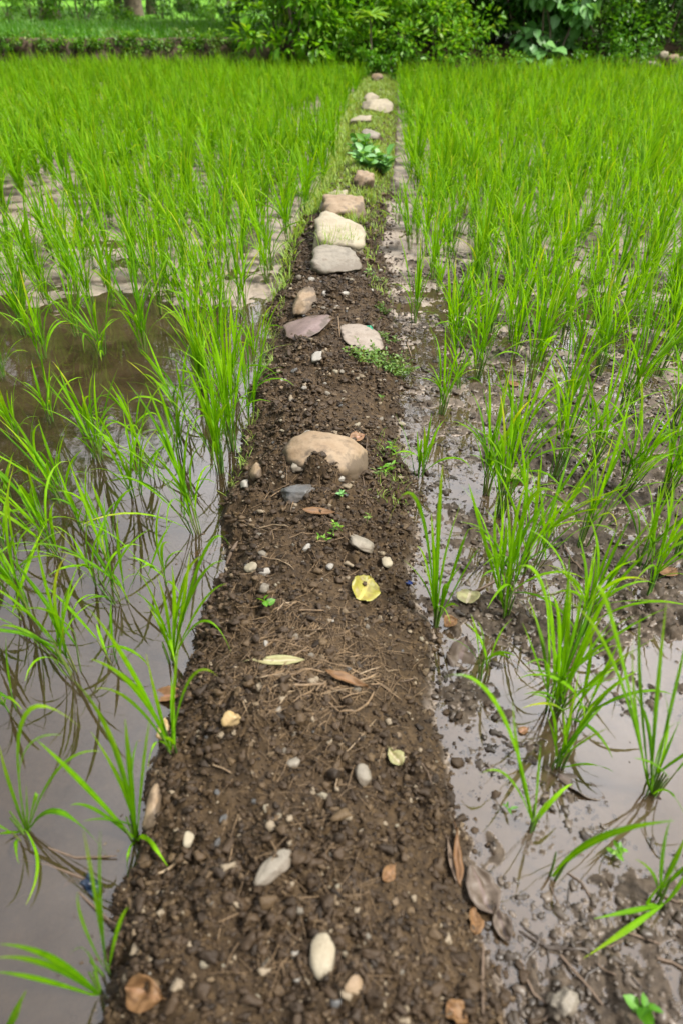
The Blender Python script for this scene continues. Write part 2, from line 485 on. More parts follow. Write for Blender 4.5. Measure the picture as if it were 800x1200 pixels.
def build_bvh():
    # only the part near the path is needed for placing
    jx = np.where((XS > -12) & (XS < 12))[0]; jy = np.where((YS > 0) & (YS < 30))[0]
    sub = V.reshape(nyg, nxg, 3)[jy[0]:jy[-1] + 1, jx[0]:jx[-1] + 1]
    a, b = sub.shape[:2]
    i2 = np.arange(a * b).reshape(a, b)
    f2 = np.stack([i2[:-1, :-1], i2[:-1, 1:], i2[1:, 1:], i2[1:, :-1]], -1).reshape(-1, 4)
    return BVHTree.FromPolygons(sub.reshape(-1, 3).tolist(), f2.tolist())


BVH = build_bvh()


import bisect
XL, YL, ZL = XS.tolist(), YS.tolist(), GZ.tolist()


def gz(x, y):
    i = min(max(bisect.bisect_right(XL, x) - 1, 0), len(XL) - 2); j = min(max(bisect.bisect_right(YL, y) - 1, 0), len(YL) - 2)
    u = (x - XL[i]) / (XL[i + 1] - XL[i]); v = (y - YL[j]) / (YL[j + 1] - YL[j])
    a, b = ZL[j], ZL[j + 1]
    return (a[i] * (1 - u) + a[i + 1] * u) * (1 - v) + (b[i] * (1 - u) + b[i + 1] * u) * v


def at(px, py, sink=0.0):
    h = BVH.ray_cast(Vector((0, 0, CAM_H)), ray(px, py))[0]
    if h is None:
        d = ray(px, py); t = -CAM_H / d.z; h = Vector((d.x * t, d.y * t, 0))
    return Vector((h.x, h.y, h.z - sink))


def normal_at(x, y, r=.03):
    dx = (gz(x + r, y) - gz(x - r, y)) / (2 * r); dy = (gz(x, y + r) - gz(x, y - r)) / (2 * r)
    return Vector((-dx, -dy, 1)).normalized()


def zc_at(p):   # depth along the view axis, to turn pixel sizes into metres
    return p.y * math.cos(PITCH) + (CAM_H - p.z) * math.sin(PITCH)


wx = np.array([-30, 30.]); wy = np.array([-8, 15.2])
wv = [(-30, -8, 0), (30, -8, 0), (30, 15.2, 0), (-30, 15.2, 0)]
water = mesh_np('water', wv, [(0, 1, 2, 3)], M_water, smooth=False)
tag(water, kind='structure')


# ------------------------------------------------------------------ rice
def blade(bag, P, w, tone, tip=.3, twist=0.0, side=None):
    """ribbon along the centre line P with a shallow fold, 3 verts across"""
    P = np.asarray(P, float); n = len(P)
    T = np.gradient(P, axis=0); T /= np.linalg.norm(T, axis=1)[:, None] + 1e-9
    if side is None:
        h = P[-1] - P[0]; h[2] = 0
        if np.linalg.norm(h) < 1e-4: h = np.array([1., 0, 0])
        side = np.cross(h, [0, 0, 1.]); side /= np.linalg.norm(side) + 1e-9
    S = np.tile(side, (n, 1)).astype(float)
    S -= (S * T).sum(1)[:, None] * T; S /= np.linalg.norm(S, axis=1)[:, None] + 1e-9
    Nn = np.cross(T, S)
    t = np.linspace(0, 1, n)
    ang = twist * t
    S2 = S * np.cos(ang)[:, None] + Nn * np.sin(ang)[:, None]; N2 = np.cross(T, S2)
    W = w * .5 * np.clip(.38 + 1.5 * t, 0, 1) * np.clip((1 - t) * 2.4, 0.03, 1) ** .8
    L = P + S2 * W[:, None] + N2 * (W * .28)[:, None]; Rr = P - S2 * W[:, None] + N2 * (W * .28)[:, None]
    Vv = np.stack([L, P, Rr], 1).reshape(-1, 3)
    i = np.arange(n - 1) * 3
    Fv = np.concatenate([np.stack([i, i + 1, i + 4, i + 3], 1), np.stack([i + 1, i + 2, i + 5, i + 4], 1)])
    C = np.zeros((n * 3, 3)); C[:, 0] = tone; C[:, 1] = np.repeat(np.clip(tip * t ** 3, 0, 1), 3)
    U = np.stack([np.repeat(t, 3), np.tile([0, .5, 1.], n)], 1)
    bag.add(Vv, Fv, C, U)


def grow(base, az, th0, bend, L, n, p=1.7):
    t = np.linspace(0, 1, n)
    th = th0 + bend * t ** p
    dr = np.sin(th); dz = np.cos(th)
    r = np.concatenate([[0], np.cumsum((dr[1:] + dr[:-1]) / 2)]) * L / (n - 1)
    z = np.concatenate([[0], np.cumsum((dz[1:] + dz[:-1]) / 2)]) * L / (n - 1)
    return np.stack([base[0] + r * math.cos(az), base[1] + r * math.sin(az), base[2] + z], 1)


def clump_data(r, height=.42, tillers=7, seg=8, lean=(0, 0), spread=1.0, wide=1.0):
    """foliage and stem bags of one rice hill"""
    fo, st = Bag(), Bag()
    for k in range(tillers):
        a = r.uniform(0, 2 * math.pi); rad = .016 * math.sqrt(r.uniform(0, 1))
        b = np.array([rad * math.cos(a), rad * math.sin(a), -.02])
        th = abs(r.normal(0, .13)) * spread + .03
        hs = height * r.uniform(.22, .42)
        bt = np.array([b[0] + math.sin(th) * math.cos(a) * hs + lean[0] * hs, b[1] + math.sin(th) * math.sin(a) * hs + lean[1] * hs, hs])
        tube(st, [b, (b + bt) / 2 + r.normal(0, .0015, 3), bt], [.0027, .0023, .0016], 4, (r.uniform(0, 1), r.choice([0, 0, .25, .7]), 0))
        nl = r.integers(2, 4)
        for q in range(nl):
            f = [1.0, .72, .45][q]
            p0 = b + (bt - b) * f
            a2 = a + r.normal(0, .6) + (math.pi * q if q % 2 else 0)
            L = height * r.uniform(.62, .95) * (1.0 if q == 0 else r.uniform(.7, 1.0))
            th0 = th + (.04 if q == 0 else r.uniform(.12, .38)) * spread
            droop = r.uniform(.2, .9) if r.random() < .5 else r.uniform(1.0, 2.2)
            if q == 0: droop *= .55
            P = grow(p0, a2, th0, droop * (.75 + .25 * spread), L, seg, r.uniform(1.4, 2.6))
            zz = (P[:, 2:3] - p0[2]); P[:, 0:1] += lean[0] * zz; P[:, 1:2] += lean[1] * zz
            blade(fo, P, r.uniform(.0075, .0110) * wide, r.uniform(0, 1), r.choice([.1, .2, .4, .9, 2.2], p=[.36, .34, .2, .08, .02]), r.normal(0, .7))
    return fo, st


def put_clump(foliage_me, stem_me, loc, rz, s):
    e = empty('rice_clump', loc); e.rotation_euler.z = rz; e.scale = (s, s, s)
    for nm, me in (('foliage', foliage_me), ('stem', stem_me)):
        o = bpy.data.objects.new(nm, me); COL.objects.link(o); o.parent = e
    return e


clumps = []      # (empty, x, y, descriptor)
taken = []


def lx(px, py):
    p = at(px, py); return p


# hero hills: base pixel, height, tillers, leaning (x, y), spread
LEFT = [
    (79, 594, .36, 7, (-.12, 0), 1.4), (118, 546, .38, 7, (-.05, 0), 1.2), (163, 588, .40, 6, (-.05, 0), 1.0),
    (210, 541, .30, 5, (0, 0), 1.2), (259, 558, .50, 11, (-.02, 0), .75), (274, 531, .56, 13, (-.03, 0), .6),
    (234, 629, .46, 7, (-.12, .05), 1.1), (37, 728, .42, 8, (-.08, .05), 1.0), (73, 654, .40, 5, (-.18, 0), 1.1),
    (92, 794, .42, 7, (-.10, .05), 1.1), (144, 710, .36, 4, (-.1, 0), 1.5), (6, 655, .34, 6, (-.1, 0), 1.1),
    (108, 512, .30, 6, (0, 0), 1.5), (32, 396, .42, 9, (-.03, 0), .9), (52, 424, .42, 8, (0, 0), .8),
    (120, 420, .34, 8, (-.05, 0), 1.3), (170, 416, .46, 10, (-.03, 0), .9), (92, 396, .36, 7, (-.05, 0), 1.2),
    (132, 360, .40, 8, (0, 0), .9), (200, 356, .40, 8, (0, 0), .9), (4, 446, .36, 8, (0, 0), 1), (286, 372, .44, 9, (-.02, 0), .7),
    (240, 462, .44, 10, (-.02, 0), .8), (275, 470, .40, 8, (.04, 0), .9), (214, 492, .34, 6, (-.1, 0), 1.2), (295, 498, .40, 5, (.1, 0), 1.0),
    (60, 500, .30, 5, (0, 0), 1.4), (166, 520, .26, 4, (0, 0), 1.6), (20, 520, .30, 5, (-.05, 0), 1.3), (238, 402, .46, 9, (0, 0), .8),
    (262, 425, .42, 8, (0, 0), .8), (110, 690, .26, 2, (-.1, 0), 1.4), (55, 615, .28, 2, (-.1, 0), 1.3), (20, 845, .24, 2, (-.1, .05), 1.3), (100, 628, .26, 2, (0, 0), 1.4), (182, 566, .26, 2, (.05, 0), 1.3), (2, 765, .30, 3, (-.1, 0), 1.2), (46, 560, .26, 2, (0, 0), 1.5), (192, 690, .28, 2, (-.1, 0), 1.2), (140, 790, .24, 1, (-.05, 0), 1.4), (302, 440, .36, 5, (.03, 0), .8), (10, 590, .28, 4, (0, 0), 1.4), (130, 640, .26, 3, (-.1, 0), 1.6),
]
RIGHT = [
    (485, 378, .40, 7, (0, 0), .55), (465, 263, .34, 4, (0, 0), .7), (497, 245, .36, 6, (0, 0), .7), (512, 342, .28, 4, (0, 0), .7),
    (521, 301, .40, 7, (0, 0), .7), (516, 486, .34, 6, (-.02, 0), 1.1), (537, 382, .36, 7, (0, 0), 1.0), (557, 445, .46, 11, (.03, 0), .9),
    (622, 445, .46, 11, (.03, 0), .9), (728, 490, .50, 11, (.08, 0), .9), (492, 558, .24, 4, (0, 0), 1.2), (584, 606, .46, 9, (.02, 0), .8),
    (568, 580, .42, 8, (.0, 0), .8), (588, 702, .42, 9, (.03, 0), 1.1), (618, 671, .46, 9, (.08, 0), .9), (681, 640, .44, 8, (.10, 0), 1.0),
    (676, 745, .40, 8, (.02, 0), 1.3), (732, 576, .42, 10, (.10, 0), 1.1), (773, 590, .46, 10, (.06, 0), 1.0), (764, 698, .36, 5, (.06, 0), 1.3),
    (750, 664, .34, 7, (0, 0), 1.2), (645, 835, .42, 7, (.08, 0), 1.1), (669, 853, .30, 4, (0, 0), 1.2), (654, 903, .24, 2, (.1, .0), .8),
    (648, 560, .46, 8, (.1, 0), .9), (690, 545, .44, 9, (.1, 0), 1.0), (600, 540, .40, 7, (.05, 0), .9), (655, 500, .44, 9, (.05, 0), .9),
    (790, 500, .46, 9, (.05, 0), .9), (770, 440, .46, 9, (.05, 0), .9), (700, 440, .42, 9, (.03, 0), 1.0), (602, 420, .40, 8, (0, 0), .9),
    (660, 400, .44, 9, (.02, 0), .9), (566, 799, .22, 2, (0, 0), .6), (540, 455, .26, 4, (0, 0), 1.0), (575, 390, .40, 8, (0, 0), .9),
    (720, 400, .44, 9, (.03, 0), .9), (780, 385, .44, 9, (.02, 0), .9), (632, 372, .42, 8, (0, 0), .9), (796, 650, .40, 7, (.05, 0), 1.0),
    (555, 350, .40, 7, (0, 0), .8), (597, 365, .42, 8, (0, 0), .8), (690, 362, .42, 9, (0, 0), .9),
]
hero_r = np.random.default_rng(31)
for side, lst in (('left', LEFT), ('right', RIGHT)):
    for (px, py, h, nt_, lean, sp) in lst:
        p = at(px, py); p.z = max(p.z, -.02)
        fo, st = clump_data(hero_r, h * .98, nt_ + 1, 9, lean, sp)
        e = put_clump(fo.build('foliage', M_rice, link=False), st.build('stem', M_stem, link=False), p, 0, 1)
        clumps.append((e, p.x, p.y, h, nt_)); taken.append((p.x, p.y))


def leaf_px(bag, base, apex, tip, dy, w, tone, r, tipc=.3):
    b = np.array(base)
    T = np.array(on_plane_y(*tip, base[1] + dy))
    if apex is None:
        A = (b + T) / 2 + np.array([0, 0, .03])
    else:
        A = np.array(on_plane_y(*apex, base[1] + dy * .5))
    c = (A - .25 * b - .25 * T) / .5          # passes through A at t = .5
    t = np.linspace(0, 1, 14)[:, None]
    P = (1 - t) ** 2 * b + 2 * t * (1 - t) * c + t * t * T
    P[:, 2] = np.maximum(P[:, 2], .006)
    h = (T - b); h[2] = 0; h[1] += .1
    side = np.cross(h, [0, 0, 1.]); side /= np.linalg.norm(side)
    face = np.array([.75 * abs(side[0]) * np.sign(side[0] or 1) + .25, side[1] * .6, 0]); face /= np.linalg.norm(face)
    blade(bag, P - np.array(base), w, tone, tipc, r.normal(0, .45), face)


HEROES = [   # base, [(apex, tip, depth offset, width)], extra tillers, height
    ((161, 988), [((132, 872), (81, 793), .05, .013), ((98, 920), (41, 866), .0, .010), ((146, 905), (140, 842), .04, .012),
                  ((174, 985), (199, 1017), -.10, .012), ((172, 905), (182, 838), .0, .006), ((118, 950), (86, 943), -.03, .007),
                  ((150, 930), (110, 858), .06, .009), ((152, 1000), (156, 1046), -.1, .006), ((140, 900), (120, 850), .03, .009)], 1, .26),
    ((35, 981), [((26, 848), (95, 857), .02, .010), ((26, 888), (75, 860), -.03, .007), ((68, 905), (120, 883), .0, .007),
                 ((72, 951), (130, 1008), -.08, .012), ((30, 940), (30, 915), -.02, .010), ((12, 976), (-6, 978), -.02, .008),
                 ((12, 920), (0, 872), .02, .009), ((45, 930), (46, 950), -.05, .008), ((60, 1040), (70, 1120), -.16, .007)], 1, .22),
    ((127, 1143), [((108, 1050), (94, 972), .0, .010), ((121, 1060), (122, 968), .0, .008), ((100, 1085), (92, 1042), -.02, .006), ((138, 1095), (152, 1068), .0, .007)], 0, .2),
    ((120, 1171), [((66, 1122), (2, 1103), -.03, .013), ((60, 1128), (-4, 1117), -.06, .010), ((50, 1146), (-4, 1136), -.05, .009),
                   ((106, 1115), (84, 1118), .0, .006)], 0, .2),
    ((8, 1215), [((18, 1185), (33, 1157), .0, .009), ((22, 1190), (31, 1172), -.02, .010)], 0, .2),
    ((201, 880), [((150, 785), (101, 714), .06, .010), ((160, 812), (105, 774), .0, .012), ((206, 800), (214, 738), .0, .008),
                  ((224, 800), (259, 793), -.05, .007), ((155, 822), (112, 806), -.04, .007), ((185, 830), (170, 765), .05, .008),
                  ((203, 850), (205, 800), .0, .006), ((186, 872), (176, 905), -.08, .006)], 1, .26),
    ((203, 782), [((197, 718), (185, 672), .0, .009), ((203, 715), (200, 662), .03, .011), ((214, 712), (222, 650), .02, .010),
                  ((236, 652), (268, 641), .02, .010), ((226, 690), (262, 656), .0, .011), ((232, 712), (264, 684), -.04, .007),
                  ((178, 700), (150, 660), .0, .006), ((238, 730), (272, 766), -.08, .006), ((215, 690), (240, 652), .04, .009)], 2, .3),
    ((510, 734), [((486, 592), (450, 616), .0, .010), ((513, 620), (518, 545), .02, .012), ((500, 668), (487, 640), .0, .008),
                  ((535, 655), (548, 622), .0, .008), ((498, 690), (470, 655), .03, .005), ((520, 660), (540, 590), .05, .007),
                  ((540, 670), (560, 640), .0, .005), ((505, 650), (502, 600), .03, .009)], 3, .26),
    ((592, 722), [((565, 622), (549, 566), .02, .011), ((582, 640), (586, 580), .0, .009), ((620, 590), (668, 600), -.02, .010),
                  ((600, 620), (618, 560), .04, .010), ((575, 660), (560, 640), .0, .006)], 1, .3),
    ((650, 840), [((640, 690), (594, 680), .02, .011), ((655, 745), (645, 700), .03, .011), ((690, 740), (722, 682), .03, .011),
                  ((680, 770), (706, 720), .0, .010), ((628, 770), (612, 730), .0, .007), ((700, 790), (740, 760), -.03, .008), ((665, 740), (668, 690), .05, .010)], 1, .3),
    ((760, 937), [((742, 830), (738, 745), .03, .010), ((762, 820), (772, 700), .03, .012), ((712, 720), (690, 720), .04, .010),
                  ((785, 830), (806, 735), .0, .010), ((720, 780), (660, 700), .05, .009), ((775, 870), (798, 850), -.04, .007),
                  ((750, 800), (750, 720), .05, .008), ((788, 930), (812, 975), -.1, .006)], 3, .34),
    ((625, 970), [((582, 830), (516, 794), .03, .010), ((612, 890), (604, 818), .02, .008), ((596, 915), (560, 912), -.03, .005), ((625, 915), (628, 870), .0, .005)], 1, .2),
    ((646, 1030), [((700, 985), (792, 962), -.02, .014)], 0, .1),
    ((774, 1062), [((738, 1088), (677, 1136), -.10, .012), ((742, 1063), (693, 1073), -.05, .010), ((776, 1010), (786, 960), .02, .010),
                   ((795, 1040), (815, 1000), .0, .012), ((760, 1058), (800, 1010), .0, .008)], 1, .2),
    ((654, 902), [((664, 860), (676, 800), .03, .008), ((690, 895), (720, 905), -.03, .006), ((650, 870), (640, 838), .0, .007)], 0, .2),
]
for (bp_, leaves, nx_, h) in HEROES:
    p = at(*bp_); p.z = max(p.z, -.01)
    fo, st = clump_data(hero_r, h, max(nx_, 1), 8, (0, 0), 1.0) if nx_ else (Bag(), Bag())
    for (ap, tp, dy, w) in leaves:
        off = hero_r.normal(0, .004, 2)
        base = (p.x + off[0], p.y + off[1], p.z)
        leaf_px(fo, base, ap, tp, dy * 1.0, w, hero_r.uniform(.1, .9), hero_r, hero_r.choice([.1, .3, .6]))
    for q in range(max(2, len(leaves) // 2)):
        a = hero_r.uniform(0, 6.28)
        tube(st, [(.005 * math.cos(a), .005 * math.sin(a), -.02), (.010 * math.cos(a), .010 * math.sin(a), .05), (.014 * math.cos(a), .014 * math.sin(a), .09)],
             [.0034, .003, .0018], 5, (hero_r.uniform(0, 1), .2, 0))
    e = put_clump(fo.build('foliage', M_rice, link=False), st.build('stem', M_stem, link=False), p, 0, 1)
    clumps.append((e, p.x, p.y, h, nx_ + 3)); taken.append((p.x, p.y))

# the rest of the two paddies on a loose planting grid
cand = []
gr = np.random.default_rng(5)
SP = .196
taken_np = np.array(taken)
for j in range(int(16.2 / SP)):
    y0 = 3.2 + j * SP
    if y0 > 16.2: break
    for i in range(-70, 70):
        x = i * SP + gr.normal(0, .035) + (.5 * SP if j % 2 else 0); y = y0 + gr.normal(0, .035)
        zc = y * math.cos(PITCH) + CAM_H * math.sin(PITCH)
        if abs(x) > zc * .5 + .9: continue
        e = float(bund_e(np.array([x]), np.array([y]))[0])
        cen = float(np.interp(y, YK, [(a + b) / 2 for a, b in zip(LK, RK)]))
        rightside = x > cen
        gap = (-.06 if y < 5 else .015) if not rightside else float(np.interp(y, [3, 6, 8, 11], [-.24, -.20, -.12, -.06]))
        if e > gap: continue
        if rightside and y > 14.6 + .1 * x: continue
        if np.min((taken_np[:, 0] - x) ** 2 + (taken_np[:, 1] - y) ** 2) < .13 ** 2: continue
        if y < 3.75 and rightside is False and gr.random() < .45: continue
        if gr.random() < .03: continue
        # thin streaks where mud shows between the hills on the left
        if not rightside and float(fbm(np.array([x * 1.6]), np.array([y * .5]), 91, 2)[0]) > .735: continue
        cand.append((x, y, rightside))
cand.sort(key=lambda c: c[1])
vr = np.random.default_rng(77)
VARS = []
for k in range(14):
    fo, st = clump_data(vr, .44, int(vr.integers(7, 12)), 7, (vr.normal(0, .05), vr.normal(0, .05)), vr.uniform(.65, 1.0), 1.05)
    VARS.append((fo.build('foliage', M_rice, link=False), st.build('stem', M_stem, link=False)))
LOW = []
for k in range(12):
    fo, st = clump_data(vr, .44, 8, 5, (vr.normal(0, .06), vr.normal(0, .06)), vr.uniform(.6, 1.0), 1.6)
    LOW.append((fo.arrays(), st.arrays()))


def hgt(y): return np.interp(y, [3, 5, 9, 16], [.98, .98, .95, .88])


budget = 300 - len(clumps)
stuffV = Bag()
for (x, y, rs) in cand:
    zc = y * math.cos(PITCH) + CAM_H * math.sin(PITCH)
    inview = abs(x) < zc * .5 + .05
    s = float(hgt(y) * gr.uniform(.78, 1.15)); rz = gr.uniform(0, 6.28)
    z = max(gz(x, y), -.01)
    if inview and budget > 0:
        v = VARS[int(gr.integers(len(VARS)))]
        e = put_clump(v[0], v[1], (x, y, z), rz, s)
        clumps.append((e, x, y, .44 * s, 9)); budget -= 1
    else:
        fo, st = LOW[int(gr.integers(len(LOW)))]
        c, sn = math.cos(rz), math.sin(rz)
        Rm = np.array([[c, -sn, 0], [sn, c, 0], [0, 0, 1.]]) * s
        for (A, only) in ((fo, False), (st, True)):
            if only and y > 8: continue
            VV = A[0] @ Rm.T + np.array([x, y, z])
            cc = A[2].copy(); cc[:, 0] = np.clip(cc[:, 0] * .75 + gr.uniform(0, .35), 0, 1)
            stuffV.add(VV, A[1], cc, A[3])
rf = stuffV.build('rice_field', M_rice)
tag(rf, 'bright green young rice covering the far part of both paddies', 'rice field', kind='stuff')

ROWS = [(.48, 'level with the curled brown leaf'), (.60, 'level with the pale oval stone'),
        (.78, 'level with the long flat stone'), (.98, 'level with the small grey rounded stone'),
        (1.11, 'level with the yellowish tan stone'), (1.28, 'level with the narrow pale leaf'),
        (1.42, 'just beyond the narrow pale leaf'), (1.60, 'level with the yellow leaf'),
        (1.85, 'level with the grey green flat rock'), (2.1, 'level with the flat slate grey stone'),
        (2.45, 'level with the half buried boulder'), (2.8, 'just beyond the half buried boulder'),
        (3.05, 'just short of the bushy weed'), (3.3, 'level with the bushy weed'),
        (3.6, 'level with the pale pinkish slab'), (3.9, 'level with the purple brown slab'),
        (4.2, 'level with the tan angular stone'), (4.5, 'just beyond the tan angular stone'),
        (4.8, 'just short of the rounded grey block'), (5.1, 'level with the rounded grey block'),
        (5.45, 'level with the pale squared block'), (5.8, 'just beyond the pale squared block'), (6.3, 'level with the tan boulder'), (99, 'beyond the tan boulder')]
ORD = ['first', 'second', 'third', 'fourth', 'fifth', 'sixth', 'seventh', 'eighth', 'ninth', 'tenth', 'eleventh', 'twelfth', 'thirteenth',
       'fourteenth', 'fifteenth', 'sixteenth', 'seventeenth', 'eighteenth', 'nineteenth', 'twentieth', 'twenty-first', 'twenty-second',
       'twenty-third', 'twenty-fourth', 'twenty-fifth', 'twenty-sixth', 'twenty-seventh', 'twenty-eighth', 'twenty-ninth', 'thirtieth']
rows = {}
for c in clumps:
    k = next(i for i, (m, _) in enumerate(ROWS) if c[2] < m)
    rows.setdefault((c[1] > -.05, k), []).append(c)
for (rs, k), lst in rows.items():
    lst.sort(key=lambda c: abs(c[1]))
    for i, c in enumerate(lst):
        dens = 'sparse' if c[4] < 5 else ('dense' if c[4] > 9 else 'green')
        tag(c[0], '%s rice clump, %s %s of the bund, %s' % (dens, ORD[min(i, 29)], 'right' if rs else 'left', ROWS[k][1]),
            'rice plant', 'rice clumps planted in the paddies')

# ------------------------------------------------------------------ stones
ICO = {}


def ico(sub):   # cached unit icosphere
    if sub not in ICO:
        import bmesh
        bm = bmesh.new(); bmesh.ops.create_icosphere(bm, subdivisions=sub, radius=1)
        bm.verts.ensure_lookup_table()
        ICO[sub] = (np.array([v.co[:] for v in bm.verts]), np.array([[v.index for v in f.verts] for f in bm.faces]))
        bm.free()
    return ICO[sub]


def stone_geo(seed, sub=4, box=2.4, rough=.10, facets=5):
    """a worn stone: superellipsoid cut by a few soft facets and roughened"""
    r = np.random.default_rng(seed)
    V0, F0 = ico(sub); V = V0.copy()
    k = (np.abs(V) ** box).sum(1) ** (1 / box); V = V / k[:, None]
    for _ in range(facets):
        n = r.normal(0, 1, 3); n /= np.linalg.norm(n); d = r.uniform(.62, .9)
        over = np.clip(V @ n - d, 0, None); V = V - (over * .85)[:, None] * n
    for f, a in ((1.6, rough), (3.5, rough * .6), (8, rough * .3), (18, rough * .18)):
        o = r.uniform(0, 50, 3)
        q = (vnoise(V[:, 0] * f + o[0], V[:, 1] * f + V[:, 2] * f * .7 + o[1], seed) + vnoise(V[:, 2] * f + o[2], V[:, 0] * f - V[:, 1] * f + o[0], seed + 3)) - 1
        V = V * (1 + a * q)[:, None]
    return V, F0


FOOT = []


def stone(name, px, py, wpx, hpx, mat, seed, label, cat='stone', thick=.5, sink=.25, rz=0, box=2.4, rough=.16, tilt=0, depth=None, facets=8, group=None, flat=True):
    """wpx, hpx: apparent size; the depth along the ground comes from hpx"""
    p = at(px, py); z = zc_at(p)
    sx = wpx * z / FPX / 2
    el = math.atan2(CAM_H - p.z, p.y)
    sy = depth if depth else hpx * z / FPX / 2 / max(math.sin(el), .3)
    sz = sx * thick
    zz_ = [gz(p.x + a * sx * .6, p.y + b * sy * .6) for a in (-1, 0, 1) for b in (-1, 0, 1)]
    if wpx < 90: p.z = sum(zz_) / 9 + .35 * (max(zz_) - sum(zz_) / 9)
    FOOT.append((p.x, p.y, .85 * min(sx, sy) if wpx < 90 else .5 * sx, rz, sx, sy))
    V, F_ = stone_geo(seed, 4 if wpx > 24 else 3, box, rough, facets)
    V = V * np.array([sx, sy, sz])
    o = mesh_np(name, V, F_, mat)
    n = normal_at(p.x, p.y, max(.02, sx)) if flat else Vector((0, 0, 1))
    q = Vector((0, 0, 1)).rotation_difference(n) @ Matrix.Rotation(rz, 3, 'Z').to_quaternion() @ Matrix.Rotation(tilt, 3, 'X').to_quaternion()
    o.rotation_mode = 'QUATERNION'; o.rotation_quaternion = q
    o.location = (p.x, p.y, p.z + sz * (1 - 2 * sink))
    tag(o, label, cat, group)
    return o


S = stone
S('block_stone', 397, 279, 56, 34, M_stone_cream, 1, 'pale cream squared stone block with a grassy front, on the bund', thick=.5, sink=.47, box=7, rough=.10, facets=1)
S('rounded_stone', 394, 308, 59, 22, M_stone_grey, 2, 'grey rounded block in front of the pale squared stone', thick=.42, sink=.44, box=4, rough=.12, facets=3)
S('boulder', 402, 250, 52, 26, M_stone_tan, 3, 'tan rounded boulder just behind the pale squared stone', thick=.6, sink=.36, box=3.2)
S('boulder', 384, 246, 24, 12, M_stone_grey, 33, 'small mossy stone left of the tan boulder', thick=.6, sink=.3, box=2.8)
S('boulder', 424, 219, 28, 26, M_stone_tan, 4, 'upright tan boulder below the broad-leaved weed', thick=.9, sink=.32, box=3, depth=.14)
S('stone', 396, 232, 26, 10, M_stone_cream, 34, 'low pale stone between the upright boulder and the rice', thick=.4, sink=.3)
S('flat_stone', 423, 143, 27, 14, M_stone_cream, 5, 'pale flat stone, second of the far stepping stones', thick=.35, sink=.3, box=3)
S('rounded_stone', 441, 127, 36, 14, M_stone_cream, 6, 'pale rounded stone, farther one of the two bright stepping stones', thick=.42, sink=.3, box=2.6)
S('stone', 434, 119, 20, 9, M_stone_cream, 61, 'small pale stone touching the back of the far stepping stone', thick=.45, sink=.2)
S('stone', 441, 95, 15, 9, M_stone_tan, 7, 'small pinkish stone at the far end of the bund', thick=.5, sink=.1)
S('stone', 433, 162, 22, 10, M_stone_grey, 8, 'small dull mossy stone just before the broad-leaved weed', thick=.4, sink=.2)
S('half_buried_boulder', 384, 533, 96, 48, M_stone_tan, 9, 'large round tan boulder half buried in the soil of the bund', thick=.48, sink=.60, box=2.3, rough=.12, facets=4, rz=-.15)
S('flat_slab', 424, 402, 46, 34, M_stone_pink, 10, 'flat pale pinkish slab pressed into the soil beside the bushy weed', thick=.18, sink=.34, box=3.2, rz=.15, rough=.16, facets=6, depth=.15)
S('flat_slab', 362, 382, 62, 28, M_stone_purple, 12, 'flat purple brown slab pressed into the soil', thick=.16, sink=.44, box=2.8, rough=.16, facets=8)
S('angular_stone', 357, 354, 28, 20, M_stone_tan, 13, 'tan angular stone near the rice, short of the stone blocks', thick=.5, sink=.2, box=4, facets=8)
S('angular_stone', 372, 422, 14, 10, M_stone_white, 14, 'small white angular stone below the pale and purple slabs', thick=.5, sink=.2, box=4, facets=8)
S('flat_stone', 348, 580, 38, 20, M_stone_dark, 15, 'flat slate grey stone below the half buried boulder', thick=.3, sink=.25, box=3.5, facets=8)
S('flat_rock', 422, 638, 36, 20, M_stone_grey, 16, 'thin grey green flat rock right of the bund centre', thick=.25, sink=.3, facets=8, rz=-.2)
S('stone', 271, 846, 25, 21, M_stone_yellow, 17, 'yellowish tan stone with squared ends near the left edge of the bund', thick=.7, sink=.12, box=4, rz=.6, depth=.014)
S('long_stone', 323, 1017, 56, 22, M_stone_grey, 18, 'long flat grey tan stone lying aslant on the soil', thick=.22, sink=.2, box=2.3, rz=.75, rough=.12)
S('oval_stone', 378, 1126, 29, 45, M_stone_cream, 19, 'pale smooth oval stone near the bottom of the photo', thick=.55, sink=.08, box=2.1, rough=.08, facets=0)
S('stone', 413, 1157, 24, 22, M_stone_tan, 20, 'small muddy tan stone just below the pale oval stone', thick=.5, sink=.35)
S('knobbly_rock', 656, 1180, 34, 32, M_stone_grey, 21, 'rough knobbly pale rock in the mud at the bottom right', thick=.8, sink=.3, rough=.4, facets=9)
S('rounded_stone', 425, 913, 23, 22, M_stone_grey, 22, 'small grey rounded stone on the right half of the bund', thick=.6, sink=.25)
S('stone', 180, 944, 22, 52, M_stone_tan, 23, 'smooth tan stone at the waterline left of the bund', thick=.7, sink=.3, rz=-.1)
S('stone', 193, 858, 20, 22, M_stone_yellow, 24, 'small wet stone at the waterline among rice stems', thick=.8, sink=.3)
S('angular_stone', 222, 985, 13, 16, M_stone_cream, 25, 'small pale angular stone near the left edge of the bund', thick=.4, sink=.2, facets=8)
S('stone', 302, 560, 18, 14, M_stone_tan, 26, 'small tan stone left of the half buried boulder', thick=.6, sink=.2, box=3)
S('stone', 287, 570, 13, 9, M_stone_white, 27, 'small whitish stone below the tan one, beside the left rice', thick=.6, sink=.2, box=3)
S('angular_stone', 349, 551, 18, 11, M_stone_grey, 28, 'small grey angular stone touching the half buried boulder', thick=.6, sink=.15, box=3, facets=8)
S('stone', 295, 668, 17, 14, M_stone_cream, 29, 'pale oblong stone beside the short brown stick', thick=.5, sink=.2, rz=.6)
S('stone', 453, 663, 12, 11, M_stone_cream, 30, 'small cream stone above the yellow leaf', thick=.6, sink=.2)
